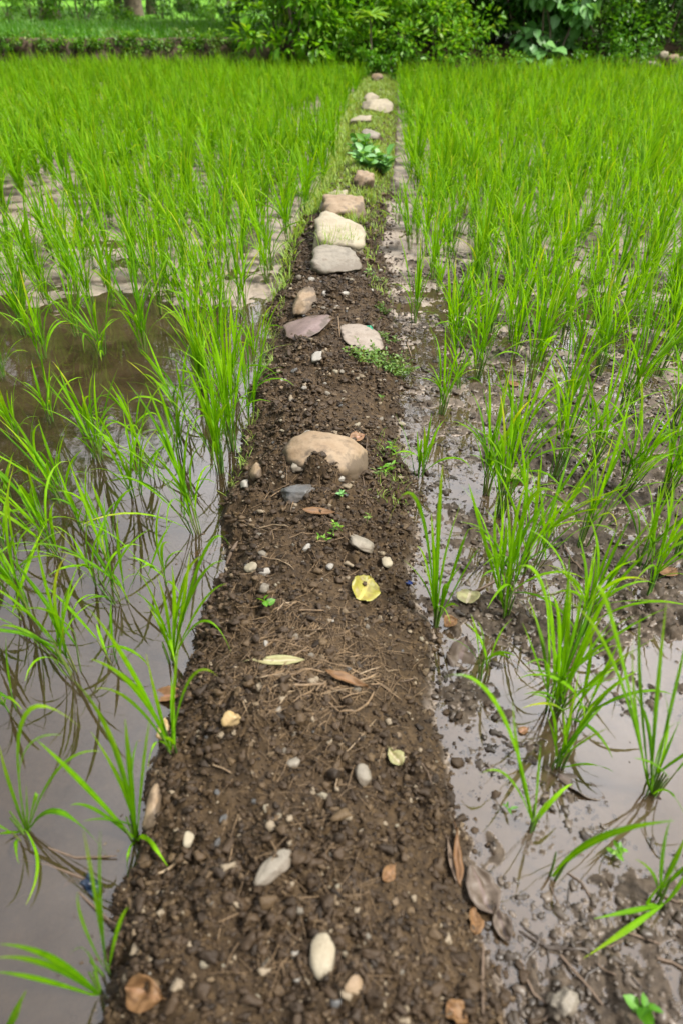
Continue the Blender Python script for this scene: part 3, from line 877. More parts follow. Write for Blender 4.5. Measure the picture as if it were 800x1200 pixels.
S('stone', 327, 835, 9, 8, M_stone_grey, 31, 'tiny grey stone right of the yellowish tan stone', thick=.6, sink=.2)
S('stone', 393, 1176, 18, 14, M_stone_dark, 36, 'dark small stone at the bottom of the bund', thick=.6, sink=.3)
S('stone', 344, 895, 16, 14, M_stone_grey, 37, 'dull grey stone in the middle of the clods', thick=.6, sink=.3)

# pebbles strewn on the bund
PEBM = [('grey', M_stone_grey), ('cream', M_stone_cream), ('tan', M_stone_tan), ('slate dark', M_stone_dark), ('whitish', M_stone_white)]
pebmesh = {}
for ci, (cn, cm) in enumerate(PEBM):
    for v in range(4):
        Vp, Fp = stone_geo(200 + ci * 10 + v, 3, 2.8 + v * .7, .2, 11)
        pebmesh[(ci, v)] = mesh_np('pebble', Vp * np.array([1, .8, .55]), Fp, cm, link=False)
pr = np.random.default_rng(12)
ZONES = [(1.0, 'in the clods nearest the camera'), (1.5, 'around the straw litter'), (2.1, 'between the yellow leaf and the boulder'),
         (2.9, 'beyond the half buried boulder'), (4.6, 'short of the stone blocks')]
EXPL = [(241, 1131, 12, 1), (309, 1131, 10, 0), (349, 1148, 12, 4), (315, 1125, 8, 1), (346, 1120, 12, 4), (404, 1118, 8, 1), (431, 1098, 10, 0), (388, 1000, 8, 0),
        (350, 1067, 12, 0), (311, 948, 9, 1), (327, 957, 9, 1), (378, 933, 12, 1), (395, 1040, 9, 1), (344, 1025, 8, 0), (283, 1007, 9, 1), (466, 862, 10, 2),
        (416, 808, 13, 0), (366, 769, 10, 0), (346, 747, 9, 0), (360, 747, 8, 0), (312, 755, 11, 4), (310, 672, 16, 4), (310, 690, 15, 0), (355, 660, 7, 0),
        (387, 664, 11, 4), (360, 643, 12, 4), (309, 650, 12, 0), (305, 628, 10, 0), (272, 676, 8, 2), (400, 562, 10, 4), (350, 585, 9, 2), (345, 524, 8, 4),
        (360, 508, 10, 4), (470, 498, 11, 1), (445, 492, 9, 0), (418, 499, 9, 1), (356, 455, 8, 4), (384, 462, 8, 0), (330, 447, 8, 4), (343, 470, 8, 0),
        (345, 435, 9, 3), (393, 437, 10, 1), (330, 455, 7, 2), (340, 330, 8, 0), (380, 345, 9, 4), (404, 345, 10, 4), (412, 330, 9, 1), (395, 360, 7, 4), (365, 328, 9, 4),
        (413, 318, 8, 4), (425, 325, 8, 0), (298, 940, 8, 3), (255, 930, 9, 3), (333, 880, 8, 0), (345, 862, 9, 0), (256, 987, 11, 3), (262, 961, 12, 3), (450, 985, 9, 2),
        (462, 1058, 12, 2), (440, 1120, 8, 2), (470, 1140, 8, 0), (300, 1170, 12, 1), (225, 1180, 8, 2), (185, 1178, 8, 2), (430, 735, 8, 0), (455, 720, 8, 0)]
items = [(a, b, c, d) for (a, b, c, d) in EXPL]
tries = 0
while len(items) < 250 and tries < 6000:
    tries += 1
    yy_ = .45 + 4.0 * pr.random() ** 1.3
    Lk = np.interp(yy_, YK, LK); Rk = np.interp(yy_, YK, RK)
    xx_ = Lk + (Rk - Lk) * pr.beta(1.6, 1.6)
    z = .1; zc = yy_ * math.cos(PITCH) + (CAM_H - z) * math.sin(PITCH)
    px = 400 + xx_ / zc * FPX
    up = (z - CAM_H) * math.cos(PITCH) + yy_ * math.sin(PITCH)
    py = 600 - up / zc * FPX
    items.append((px, py, float(pr.uniform(2.5, 7)), int(pr.choice([0, 1, 2, 3, 4], p=[.36, .2, .2, .14, .10]))))
for (px, py, w, ci) in items:
    p = at(px, py); s = w * zc_at(p) / FPX / 2
    o = bpy.data.objects.new('pebble', pebmesh[(ci, int(pr.integers(4)))]); COL.objects.link(o)
    o.location = (p.x, p.y, p.z + s * .18); o.scale = (s, s * pr.uniform(.8, 1.1), s)
    o.rotation_euler = (pr.normal(0, .25), pr.normal(0, .25), pr.uniform(0, 6.28))
    zn = next((t for m_, t in ZONES if p.y < m_), 'among the stone blocks')
    tag(o, '%s %s pebble lying %s' % ('bigger' if w > 7.5 else 'tiny', PEBM[ci][0], zn), 'pebble', 'pebbles strewn on the bund')

# far stones at the right foot of the hedge
for i, (px, py, w, h, m_, lb) in enumerate([
        (762, 79, 24, 10, M_stone_grey, 'rounded grey stone at the foot of the right hedge'),
        (740, 76, 14, 8, M_stone_tan, 'small tan stone left of the grey hedge-foot stone'),
        (785, 72, 20, 12, M_stone_tan, 'tan block in the low dry wall at the right edge'),
        (775, 66, 14, 8, M_stone_cream, 'pale small stone on top of the wall at the right edge'),
        (798, 76, 16, 12, M_stone_grey, 'grey stone at the very right end of the hedge-foot wall')]):
    Y = 15.0
    p = on_plane_y(px, py, Y); V_, F_ = stone_geo(300 + i, 3, 2.8, .12, 6)
    s = w * zc_at(p) / FPX / 2
    V_ = V_ * np.array([s, s * .8, s * h / w * 1.3])
    p.z = max(p.z, .12)
    o = mesh_np('stone', V_, F_, m_); o.location = p; tag(o, lb, 'stone')

# soil crumbs, chaff: nobody could count them
cr = np.random.default_rng(99)
TM = []
for sub, nT in ((1, 12), (2, 16)):
    lst = []
    V0, F0 = ico(sub)
    for k in range(nT):
        A = V0.copy()
        for _ in range(7):
            nn_ = cr.normal(0, 1, 3); nn_ /= np.linalg.norm(nn_)
            A = A - (np.clip(A @ nn_ - cr.uniform(.35, .75), 0, None))[:, None] * nn_
        A *= (1 + .55 * (vnoise(A[:, 0] * 2 + k * 7, A[:, 1] * 2 + A[:, 2] * 3, k) - .5) * 2)[:, None]
        A += cr.normal(0, .13 if sub == 1 else .07, A.shape); A *= np.array([1.25, .95, .85])
        lst.append(A)
    TM.append((lst, F0))
n = 130000
yc = .28 + 6.5 * cr.random(n) ** 2.0
xc = cr.uniform(-.56, .62, n)
e = bund_e(xc, yc)
dens = sst(.36, .56, fbm(xc * 5, yc * 5, 3, 3)) * .6 + .4
keep = (e > -.012 - .03 * cr.random(n) ** 2) & (cr.random(n) < dens)
keep |= (xc > .2) & (e > -.09) & (cr.random(n) < .10)
for (fx, fy, fr, rz_, sx_, sy_) in FOOT:
    u_ = (xc - fx) * math.cos(rz_) + (yc - fy) * math.sin(rz_); v_ = -(xc - fx) * math.sin(rz_) + (yc - fy) * math.cos(rz_)
    if sx_ > .13 and fy < 2.6:
        keep &= ~((u_ / (sx_ * .8)) ** 2 + ((v_ - .3 * sy_) / (sy_ * .6)) ** 2 < 1)
    else:
        keep &= ~((u_ / (sx_ * .92)) ** 2 + (v_ / (sy_ * .92)) ** 2 < 1)
xc, yc = xc[keep], yc[keep]
n2_ = 3000
xm = cr.uniform(.22, 1.7, n2_); ym = .38 + 4.5 * cr.random(n2_) ** 1.5
km = fbm(xm * 8, ym * 8, 72, 3) > .50
xm, ym = xm[km], ym[km]
xa = np.concatenate([xc, xm]); ya = np.concatenate([yc, ym])
isb = np.concatenate([np.ones(len(xc), bool), np.zeros(len(xm), bool)])
za = terrain(xa, ya)[0]
sa = np.clip(cr.lognormal(-5.85, .55, len(xa)), .0014, .012) * (1 + .15 * ya) * np.where(isb, 1, .75)
sa = np.where(isb & (cr.random(len(xa)) < .008), cr.uniform(.011, .019, len(xa)), sa)
ok = isb | (za > -.005)
xa, ya, za, sa = xa[ok], ya[ok], za[ok], sa[ok]
big = (sa > .0055).astype(int)
bag = Bag(); bagb = Bag()
for lv in (0, 1):
    tm, F0 = TM[lv]
    which = cr.integers(0, len(tm), len(xa)); which[big != lv] = -1
    for k in range(len(tm)):
        I = np.where(which == k)[0]
        if not len(I): continue
        A = tm[k]; an = cr.uniform(0, 6.28, len(I)); c, sn = np.cos(an)[:, None], np.sin(an)[:, None]
        S_ = sa[I][:, None]
        bx = (A[None, :, 0] * c - A[None, :, 1] * sn) * S_ + xa[I][:, None]
        by = (A[None, :, 0] * sn + A[None, :, 1] * c) * S_ * .9 + ya[I][:, None]
        bz = A[None, :, 2] * .85 * S_ + (za[I][:, None] + S_ * .3)
        VV = np.stack([bx, by, bz], -1).reshape(-1, 3)
        FF = (F0[None] + (np.arange(len(I)) * len(A))[:, None, None]).reshape(-1, 3)
        C_ = np.zeros((len(I), len(A), 3)); C_[..., 0] = np.where(cr.random(len(I)) < .028, 1.0, np.clip(cr.normal(.42, .22, len(I)), 0, .9))[:, None]
        bag.add(VV, FF, C_.reshape(-1, 3))
o = bag.build('soil_crumbs', M_crumb)
# worm casts and little lumps that stand out of the film of water on the silt
mb_ = Bag(); V0, F0 = ico(2)
RT = []
for k in range(12):
    A = V0 * (1 + .6 * (vnoise(V0[:, 0] * 1.7 + k * 7, V0[:, 1] * 1.7 + V0[:, 2] * 2, k + 40) - .5) * 2)[:, None]
    A = A * (1 + .5 * (vnoise(V0[:, 0] * 4 + k * 3, V0[:, 1] * 4 + V0[:, 2] * 4, k + 60) - .5) * 2)[:, None]
    RT.append(A * np.array([1.2, .9, .55]))
nm = 34000
xm = cr.uniform(.20, 2.2, nm); ym = .34 + 4.6 * cr.random(nm) ** 1.5
pr_ = sst(.44, .60, fbm(xm * 7, ym * 7, 141, 3)) * .75 + .05 + .5 * sst(.50, .62, fbm(xm * 2.2, ym * 2.2, 142, 3)) + .5 * sst(.7, .5, ym)
em = bund_e(xm, ym); zm = terrain(xm, ym)[0]
kk = (cr.random(nm) < pr_) & (em < -.01) & (zm > -.008) & (xm < .5 * (.79 * ym + .92) + .15)
xm, ym, zm = xm[kk], ym[kk], zm[kk]
sm = np.clip(cr.lognormal(-5.65, .55, len(xm)), .0014, .012) * (1 + .06 * ym)
wk = cr.integers(0, 12, len(xm))
for k in range(12):
    I = np.where(wk == k)[0]; A = RT[k]; an = cr.uniform(0, 6.28, len(I)); c, sn = np.cos(an)[:, None], np.sin(an)[:, None]; S_ = sm[I][:, None]
    VV = np.stack([(A[None, :, 0] * c - A[None, :, 1] * sn) * S_ + xm[I][:, None], (A[None, :, 0] * sn + A[None, :, 1] * c) * S_ + ym[I][:, None],
                   A[None, :, 2] * S_ + np.maximum(zm[I], -.0035)[:, None] + S_ * .12], -1).reshape(-1, 3)
    FF = (F0[None] + (np.arange(len(I)) * len(A))[:, None, None]).reshape(-1, 3)
    C_ = np.zeros((len(I), len(A), 3)); C_[..., 0] = cr.uniform(0, 1, len(I))[:, None]
    mb_.add(VV, FF, C_.reshape(-1, 3))
tag(mb_.build('mud_lumps', M_mudlump), 'small wet mud lumps and worm casts over the right hand silt', 'mud', kind='stuff')
tag(o, 'dark crumbly clods of moist soil over the bund', 'soil', kind='stuff')


# straw, fibres and sticks
def draped(pts, lift=.004):
    P = []
    for (x, y) in pts: P.append((x, y, gz(x, y) + lift))
    return np.array(P)


def strip_px(name, pix, w, mat, label, cat, group=None, lift=.006, sides=5, flat=False):
    pts = [at(*q) for q in pix]
    # resample
    P = []
    for a, b in zip(pts[:-1], pts[1:]):
        for k in range(4): P.append(((a.x + (b.x - a.x) * k / 4), (a.y + (b.y - a.y) * k / 4)))
    P.append((pts[-1].x, pts[-1].y))
    D = draped(P, lift); z = D[:, 2].copy()
    for _ in range(3): z[1:-1] = (z[:-2] + z[1:-1] + z[2:]) / 3
    D[:, 2] = np.maximum(z, D[:, 2] - .002)
    o0 = D[0].copy()
    bag = Bag(); rr = np.full(len(D), w / 2); rr[-1] *= .4; rr[0] *= .7
    tube(bag, D - o0, rr, sides)
    o = bag.build(name, mat); o.location = o0
    return tag(o, label, cat, group)


G_ST = 'straw stalks lying on the bund'
strip_px('straw_stalk', [(398, 836), (415, 835), (430, 826), (438, 812)], .006, M_straw, 'thick curved straw stalk at the right of the straw litter', 'straw', G_ST)
strip_px('straw_stalk', [(334, 806), (360, 804), (386, 802)], .008, M_straw, 'thick straight straw stalk in the middle of the straw litter', 'straw', G_ST)
strip_px('straw_stalk', [(300, 800), (330, 795), (365, 788), (380, 790)], .006, M_straw, 'long straw stalk just below the narrow pale leaf', 'straw', G_ST)
strip_px('straw_stalk', [(360, 812), (380, 818), (398, 836)], .004, M_straw, 'thin straw stalk leading to the curved one', 'straw', G_ST)
strip_px('straw_stalk', [(378, 776), (405, 782), (440, 800), (470, 822)], .003, M_straw, 'long thin arched straw stalk reaching the right edge', 'straw', G_ST)
strip_px('straw_stalk', [(388, 915), (398, 900), (392, 928)], .004, M_strawp, 'short forked pale straw right of the bund middle', 'straw', G_ST)
strip_px('straw_stalk', [(398, 893), (420, 868), (440, 845)], .003, M_strawp, 'thin pale straw rising from the forked straw', 'straw', G_ST)
strip_px('straw_stalk', [(250, 898), (262, 902), (272, 908)], .004, M_strawp, 'short yellowish straw on the left clods', 'straw', G_ST)
strip_px('straw_stalk', [(282, 816), (291, 838)], .003, M_strawp, 'tiny pale straw beside the yellowish tan stone', 'straw', G_ST)
strip_px('straw_stalk', [(186, 1025), (205, 1015), (220, 1007)], .006, M_strawp, 'pale straw on the soil beside the left rice leaf tip', 'straw', G_ST)
strip_px('straw_stalk', [(275, 985), (270, 1010), (266, 1025)], .003, M_straw, 'short upright-lying straw above the long flat stone', 'straw', G_ST)
strip_px('straw_stalk', [(396, 372), (398, 396)], .008, M_straw, 'brown straw beside the pale pinkish slab', 'straw', G_ST)
strip_px('straw_stalk', [(476, 402), (482, 420)], .006, M_strawp, 'pale straw in the mud beside the bushy weed', 'straw', G_ST)
strip_px('stick', [(266, 662), (279, 636)], .013, M_stick, 'short thick brown stick on the left slope', 'stick')
strip_px('stick', [(565, 1200), (564, 1150), (565, 1105)], .007, M_stick, 'straight brown stick below the wet dead leaves', 'stick')
strip_px('stick', [(600, 775), (620, 795), (642, 815)], .006, M_stick, 'dark stick in the mud left of the lower rice clump', 'stick')
strip_px('stick', [(430, 515), (425, 560), (432, 600)], .003, M_stick, 'thin dark twig right of the half buried boulder', 'stick')
strip_px('stick', [(655, 1120), (690, 1160), (705, 1180)], .006, M_stick, 'thin dark stick in the churned mud at the bottom right', 'stick')
strip_px('stick', [(488, 892), (500, 905), (506, 922)], .003, M_stick, 'thin brown twig on the right edge of the bund', 'stick')
for (pl, w_, lb) in [([(14, 1012), (60, 1020), (118, 1042)], .006, 'dark rotting stem floating in the near left water'),
                     ([(60, 1000), (92, 1012), (140, 1010)], .005, 'curved rotting stem beside the blue scrap in the left water'),
                     ([(8, 1070), (40, 1052), (58, 1010)], .004, 'thin brown stem in the water at the left edge'),
                     ([(96, 1052), (120, 1075), (140, 1090)], .005, 'short brown stem touching the left foot of the bund')]:
    strip_px('rotting_stem', pl, w_, M_stick, lb, 'plant stem', lift=.026)
sr = np.random.default_rng(8)
for k in range(34):
    if k < 22: x, y = sr.uniform(590, 790), sr.uniform(1035, 1190)
    else: x, y = sr.uniform(560, 720), sr.uniform(640, 800)
    a = sr.normal(.5, .8); l = sr.uniform(22, 60); b = sr.normal(0, 4, 2)
    dx, dy = math.cos(a) * l / 2, math.sin(a) * l / 2 * .7
    strip_px('rotting_stem', [(x - dx, y - dy), (x + b[0], y + b[1]), (x + dx, y + dy)], sr.uniform(.003, .007), [M_stick, M_debris][k % 2],
             'dark rotting stem half sunk in the churned mud at the bottom right' if k < 22 else 'dark rotting stem on the mud between the middle right rice clumps', 'plant stem',
             'rotting stems in the bottom right mud' if k < 22 else 'rotting stems among the right rice', lift=.004)
zones_st = [(385, 795, 65, 24, 48, 'of the dense litter below the narrow pale leaf'), (330, 735, 65, 25, 20, 'above the narrow pale leaf'), (300, 450, 40, 30, 6, 'beside the left rice beyond the boulder'),
            (350, 640, 70, 30, 8, 'between the slate stone and the yellow leaf'), (350, 590, 60, 20, 5, 'around the slate grey stone')]
for (cx, cy, rx, ry, num, where) in zones_st:
    for k in range(num):
        x = cx + sr.normal(0, rx * .6); y = cy + sr.normal(0, ry * .6)
        a = sr.normal(-.2, .6); l = sr.uniform(14, 48)
        dx, dy = math.cos(a) * l / 2, math.sin(a) * l / 2 * .7; b = sr.normal(0, 3, 2)
        strip_px('straw_stalk', [(x - dx, y - dy), (x + b[0], y + b[1]), (x + dx, y + dy)], sr.uniform(.0013, .0042) * (1.8 if sr.random() < .15 else 1), [M_straw, M_strawp, M_stick][int(sr.choice(3, p=[.62, .2, .18]))],
                 'thin dry straw, one %s' % where, 'straw', G_ST, lift=sr.uniform(.004, .012), sides=4)
fib = Bag()
for k in range(1500):
    if sr.random() < .6:
        q = (360 + sr.normal(0, 55), 770 + sr.normal(0, 40))
    else:
        q = (360 + sr.normal(0, 60), sr.uniform(420, 1150))
    p = at(*q); 
    if float(bund_e(np.array([p.x]), np.array([p.y]))[0]) < 0: continue
    a = sr.uniform(0, math.pi); l = sr.uniform(.008, .035)
    pts = [(p.x - math.cos(a) * l, p.y - math.sin(a) * l), (p.x + sr.normal(0, .003), p.y + sr.normal(0, .003)), (p.x + math.cos(a) * l, p.y + math.sin(a) * l)]
    D = draped(pts, sr.uniform(.003, .009))
    tube(fib, D, sr.uniform(.0004, .001), 3)
tag(fib.build('dry_fibres', M_straw), 'fine dry root fibres and chaff scattered over the soil', 'plant litter', kind='stuff')


fb = Bag(); fr_ = np.random.default_rng(21)
V0, F0 = ico(1)
for k in range(1500):
    y = .3 + 4 * fr_.random() ** 1.2; left_ = fr_.random() < .72
    x = (-.42 - 1.6 * fr_.random() ** 1.3) if left_ else (.3 + 1.2 * fr_.random())
    if float(fbm(np.array([x * 2.5]), np.array([y * 2.5]), 131, 3)[0]) < .48 or gz(x, y) > -.001: continue
    s = float(np.clip(fr_.lognormal(-6.3, .5), .0008, .005)); a = fr_.uniform(0, 6.28)
    A = V0 * np.array([s * fr_.uniform(1, 2.6), s, s * .25])
    A = np.stack([A[:, 0] * math.cos(a) - A[:, 1] * math.sin(a) + x, A[:, 0] * math.sin(a) + A[:, 1] * math.cos(a) + y, A[:, 2] + .0004], 1)
    fb.add(A, F0, (fr_.uniform(.2, 1), 0, 0))
tag(fb.build('floating_specks', M_crumb), 'specks of soil and plant scum floating on the paddy water', 'scum', kind='stuff')

# ------------------------------------------------------------------ fallen leaves
def flat_leaf(name, px, py, lpx, wpx, rz, mat, label, curl=.3, shape='ovate', lift=.006, crumple=.004, tone=.5, stalk=True, group=None, seed=0):
    p = at(px, py); z = zc_at(p); L = lpx * z / FPX; W = wpx * z / FPX
    r = np.random.default_rng(seed or int(px * 7 + py)); nu, nv = 16, 9
    U_, V_ = np.meshgrid(np.linspace(0, 1, nu), np.linspace(-1, 1, nv), indexing='ij')
    if shape == 'ovate': w = np.sin(np.pi * U_ ** .85) ** .75
    elif shape == 'lance': w = np.sin(np.pi * U_ ** .9) ** 1.0
    else: w = np.clip(np.sin(np.pi * np.clip(U_ * .93 + .05, 0, 1)) ** .42, 0, 1)
    w = w * (1 + .10 * (vnoise(U_ * 9, V_ * 2 + 5, int(px)) - .5))
    x = (U_ - .5) * L; y = V_ * w * W / 2
    zz = curl * W * .5 * (V_ * w) ** 2 + curl * L * .25 * (U_ - .5) ** 2 * 2 + crumple * (fbm(U_ * 4 + px, V_ * 2.2, 3, 3) - .5) * 3
    zz -= .05 * W * np.exp(-(V_ / .12) ** 2)
    P = np.stack([x, y, zz], -1).reshape(-1, 3)
    i = np.arange(nu * nv).reshape(nu, nv)
    F_ = np.stack([i[:-1, :-1], i[1:, :-1], i[1:, 1:], i[:-1, 1:]], -1).reshape(-1, 4)
    C = np.zeros((len(P), 3)); C[:, 0] = np.clip(tone + .5 * (fbm(U_ * 5, V_ * 3, 9, 3).ravel() - .5) * 2, 0, 1)
    C[:, 1] = np.clip((fbm(U_ * 6 + 3, V_ * 4, 19, 3).ravel() - .52) * 5, 0, 1) * .8
    UV = np.stack([U_.ravel(), (V_.ravel() + 1) / 2], 1)
    bag = Bag(); bag.add(P, F_, C, UV)
    if stalk:
        tube(bag, [(L * .48, 0, 0), (L * .56, 0, .002), (L * .64, L * .02, -.001)], [.0012, .001, .0008], 4, (tone, .4, 0))
    o = bag.build(name, mat)
    sol = o.modifiers.new('thick', 'SOLIDIFY'); sol.thickness = .0008
    n = normal_at(p.x, p.y, .03)
    o.rotation_mode = 'QUATERNION'
    o.rotation_quaternion = Vector((0, 0, 1)).rotation_difference(n) @ Matrix.Rotation(rz, 3, 'Z').to_quaternion()
    o.location = (p.x, p.y, p.z + lift)
    return tag(o, label, 'fallen leaf', group)


FL = flat_leaf
FL('fallen_leaf', 427, 694, 38, 34, 1.2, M_leaf_yellow, 'bright yellow broad crinkled leaf lying on the soil', .35, 'round', .012, .010)
FL('fallen_leaf', 326, 778, 64, 15, 3.1, M_leaf_pale, 'narrow pale yellow-green leaf lying above the straw', .2, 'lance', .014, .002, 1)
FL('fallen_leaf', 196, 820, 50, 20, 2.9, M_leaf_orange, 'orange brown leaf at the waterline among rice stems', .3, 'ovate', .02, .004)
FL('curled_leaf', 171, 1166, 48, 38, -.25, M_leaf_brown, 'curled brown dry leaf at the bottom left of the bund', .6, 'ovate', .012, .010)
FL('fallen_leaf', 562, 1046, 58, 40, 1.9, M_leaf_wet, 'large dark grey wet leaf, biggest at the right bund edge', .45, 'ovate', .014, .010)
FL('fallen_leaf', 553, 1082, 34, 20, 1.4, M_leaf_brown, 'muddy brown leaf tucked under the dark wet leaf', .4, 'ovate', .010, .008)
FL('fallen_leaf', 586, 1085, 40, 20, 1.8, M_leaf_wet, 'folded wet brown leaf right of the straight stick', .8, 'ovate', .012, .010)
FL('fallen_leaf', 534, 1008, 62, 12, 1.6, M_leaf_brown, 'narrow striped dead leaf on the right bund edge', .6, 'lance', .012, .004, .2)
FL('fallen_leaf', 527, 1012, 50, 9, 1.75, M_stick, 'slim dark dead blade beside the striped dead leaf', .6, 'lance', .010, .004, .2)
FL('fallen_leaf', 242, 650, 30, 16, .2, M_leaf_orange, 'orange leaf among the left rice beside the short stick', .3, 'ovate', .01, .004)
FL('fallen_leaf', 533, 1190, 30, 28, -.6, M_leaf_brown, 'pinkish brown dead leaf at the bottom edge of the photo', .4, 'ovate', .012, .008)
FL('fallen_leaf', 455, 1026, 26, 16, .9, M_leaf_brown, 'small orange-brown leaf among the right clods', .4, 'ovate', .01, .006)
FL('fallen_leaf', 604, 560, 36, 22, -.3, M_leaf_pale, 'tan leaf between the rice clumps on the right mud', .3, 'ovate', .01, .004, .2)
FL('fallen_leaf', 780, 672, 34, 24, .5, M_leaf_brown, 'brown leaf beside rice stems at the right edge', .3, 'ovate', .01, .004)
FL('fallen_leaf', 527, 733, 18, 16, .5, M_leaf_brown, 'small curled rusty leaf right of the arching rice clump', .8, 'ovate', .01, .006)
FL('fallen_leaf', 548, 702, 22, 28, 1.2, M_leaf_pale, 'pale green leaf stuck in the right mud', .3, 'round', .01, .004, .6)
FL('fallen_leaf', 540, 768, 52, 34, 1.2, M_leaf_wet, 'broad dark rotting leaf flat on the right mud', .2, 'ovate', .004, .012, 0)
FL('fallen_leaf', 678, 925, 56, 24, 2.6, M_leaf_wet, 'grey mud-coated leaf at the edge of the right puddle', .3, 'ovate', .008, .006, .6)
FL('fallen_leaf', 373, 603, 40, 12, .1, M_leaf_brown, 'brown split leaf on the soil below the half buried boulder', .5, 'lance', .01, .004, .3)
FL('fallen_leaf', 405, 800, 54, 15, -.15, M_leaf_brown, 'brown flat blade across the straw litter', .5, 'lance', .012, .004, .1)
FL('fallen_leaf', 462, 890, 24, 18, 2.2, M_leaf_pale, 'pale torn leaf on the right part of the bund', .4, 'ovate', .01, .008, .3)
FL('fallen_leaf', 418, 515, 20, 14, .5, M_leaf_orange, 'small reddish leaf at the right side of the boulder', .3, 'ovate', .01, .004, .1)
FL('fallen_leaf', 612, 858, 14, 10, .5, M_leaf_orange, 'tiny orange leaf on the right mud', .3, 'ovate', .008, .003)
FL('fallen_leaf', 600, 452, 18, 14, 1.2, M_leaf_orange, 'small tan leaf deep among the right rice', .3, 'ovate', .01, .003)
FL('fallen_leaf', 92, 1033, 34, 10, .8, M_leaf_brown, 'brown rotting blade floating in the left water', .2, 'lance', .022, .003, .2)
FL('fallen_leaf', 42, 434, 20, 10, .8, M_leaf_orange, 'pinkish leaf floating in the brown water at the left', .2, 'ovate', .022, .003, .8)

# bottle cap: shell with a fluted rim
p = at(478, 685)
bag = Bag(); m_ = 24
prof = [(0, .006), (.009, .0062), (.0118, .0045), (.0130, 0), (.0122, 0), (.0112, .004), (.008, .005), (0, .0052)]
Vc = []
for (r_, z_) in prof:
    for k in range(m_):
        rr = r_ * (1 + (.05 * (k % 2) if z_ < .002 and r_ > .01 else 0)); a = 2 * math.pi * k / m_
        Vc.append((rr * math.cos(a), rr * math.sin(a), z_))
Fc = [(i * m_ + k, i * m_ + (k + 1) % m_, (i + 1) * m_ + (k + 1) % m_, (i + 1) * m_ + k) for i in range(len(prof) - 1) for k in range(m_)]
bag.add(Vc, Fc); o = bag.build('bottle_cap', M_cap); o.location = (p.x, p.y, p.z + .012); o.rotation_euler = (math.pi - .35, .2, 0)
tag(o, 'small dark blue bottle cap at the right edge of the bund', 'bottle cap')


def scrap(px, py, wpx, mat, label, seed, lift=.004):
    p = at(px, py); s = wpx * zc_at(p) / FPX
    r = np.random.default_rng(seed); nn = 8
    U_, V_ = np.meshgrid(np.linspace(-.5, .5, nn), np.linspace(-.5, .5, nn), indexing='ij')
    z_ = (fbm(U_ * 3 + seed, V_ * 3, seed, 3) - .35) * .6
    ed = 1 + .3 * (fbm(U_ * 5, V_ * 5 + seed, seed + 2, 2) - .5)
    P = np.stack([U_ * ed, V_ * ed * .6, z_], -1).reshape(-1, 3) * s
    i = np.arange(nn * nn).reshape(nn, nn); F_ = np.stack([i[:-1, :-1], i[1:, :-1], i[1:, 1:], i[:-1, 1:]], -1).reshape(-1, 4)
    o = mesh_np('plastic_scrap', P, F_, mat, smooth=False); o.modifiers.new('thick', 'SOLIDIFY').thickness = .0006
    o.location = (p.x, p.y, max(p.z, 0) + lift); o.rotation_euler = (.2, .1, r.uniform(0, 6))
    return tag(o, label, 'plastic scrap')


scrap(112, 1045, 24, M_foil, 'crumpled dark blue scrap in the water among the left rice', 4, .008)
scrap(433, 389, 10, M_green_plastic, 'small green plastic scrap on the pale pinkish slab', 5, .02)
scrap(700, 213, 12, M_white_plastic, 'tiny white scrap far out in the right rice', 6, .2)
scrap(793, 307, 9, M_white_plastic, 'tiny white scrap among the rice at the right edge', 7, .1)

# ------------------------------------------------------------------ weeds
LEAF_V = np.array([(0, 0, 0), (.28, .30, .06), (.28, -.30, .06), (.62, .26, .04), (.62, -.26, .04), (1, 0, -.06), (.3, 0, 0), (.64, 0, -.01)])
LEAF_F = np.array([(0, 6, 1, 1), (0, 2, 6, 6), (6, 7, 3, 1), (2, 4, 7, 6), (7, 5, 3, 3), (4, 5, 7, 7)])
# quads only: use real quads with the shared spine
LEAF_F = np.array([(0, 6, 7, 1), (1, 7, 5, 3), (0, 2, 7, 6), (2, 4, 5, 7)])
LEAF_V = np.array([(0, 0, 0), (.30, .34, .08), (.30, -.34, .08), (.68, .27, .04), (.68, -.27, .04), (1, 0, -.10), (.3, 0, 0), (.62, 0, .0)])
LEAF_UV = np.array([(0, .5), (.3, 1), (.3, 0), (.68, 1), (.68, 0), (1, .5), (.3, .5), (.62, .5)])


def leaves(bag, P, D, size, r, wide=1.0, tone=None, tilt=.5):
    """many ovate leaves at once: base points P, pointing directions D"""
    n = len(P); D = D / (np.linalg.norm(D, axis=1)[:, None] + 1e-9)
    up = np.tile([0, 0, 1.], (n, 1)) + r.normal(0, tilt, (n, 3))
    Sd = np.cross(up, D); Sd /= np.linalg.norm(Sd, axis=1)[:, None] + 1e-9
    Nn = np.cross(D, Sd)
    size = np.broadcast_to(size, (n,))
    T = LEAF_V[None] * size[:, None, None]
    Vv = P[:, None] + T[..., 0:1] * D[:, None] + T[..., 1:2] * wide * Sd[:, None] + T[..., 2:3] * Nn[:, None]
    k = len(LEAF_V)
    Fv = (LEAF_F[None] + (np.arange(n) * k)[:, None, None]).reshape(-1, 4)
    C = np.zeros((n, k, 3)); C[:, :, 0] = (r.uniform(0, 1, n) if tone is None else tone)[:, None]
    C[:, :, 1] = (r.random(n) ** 6 * .8)[:, None]
    bag.add(Vv.reshape(-1, 3), Fv, C.reshape(-1, 3), np.tile(LEAF_UV, (n, 1)))


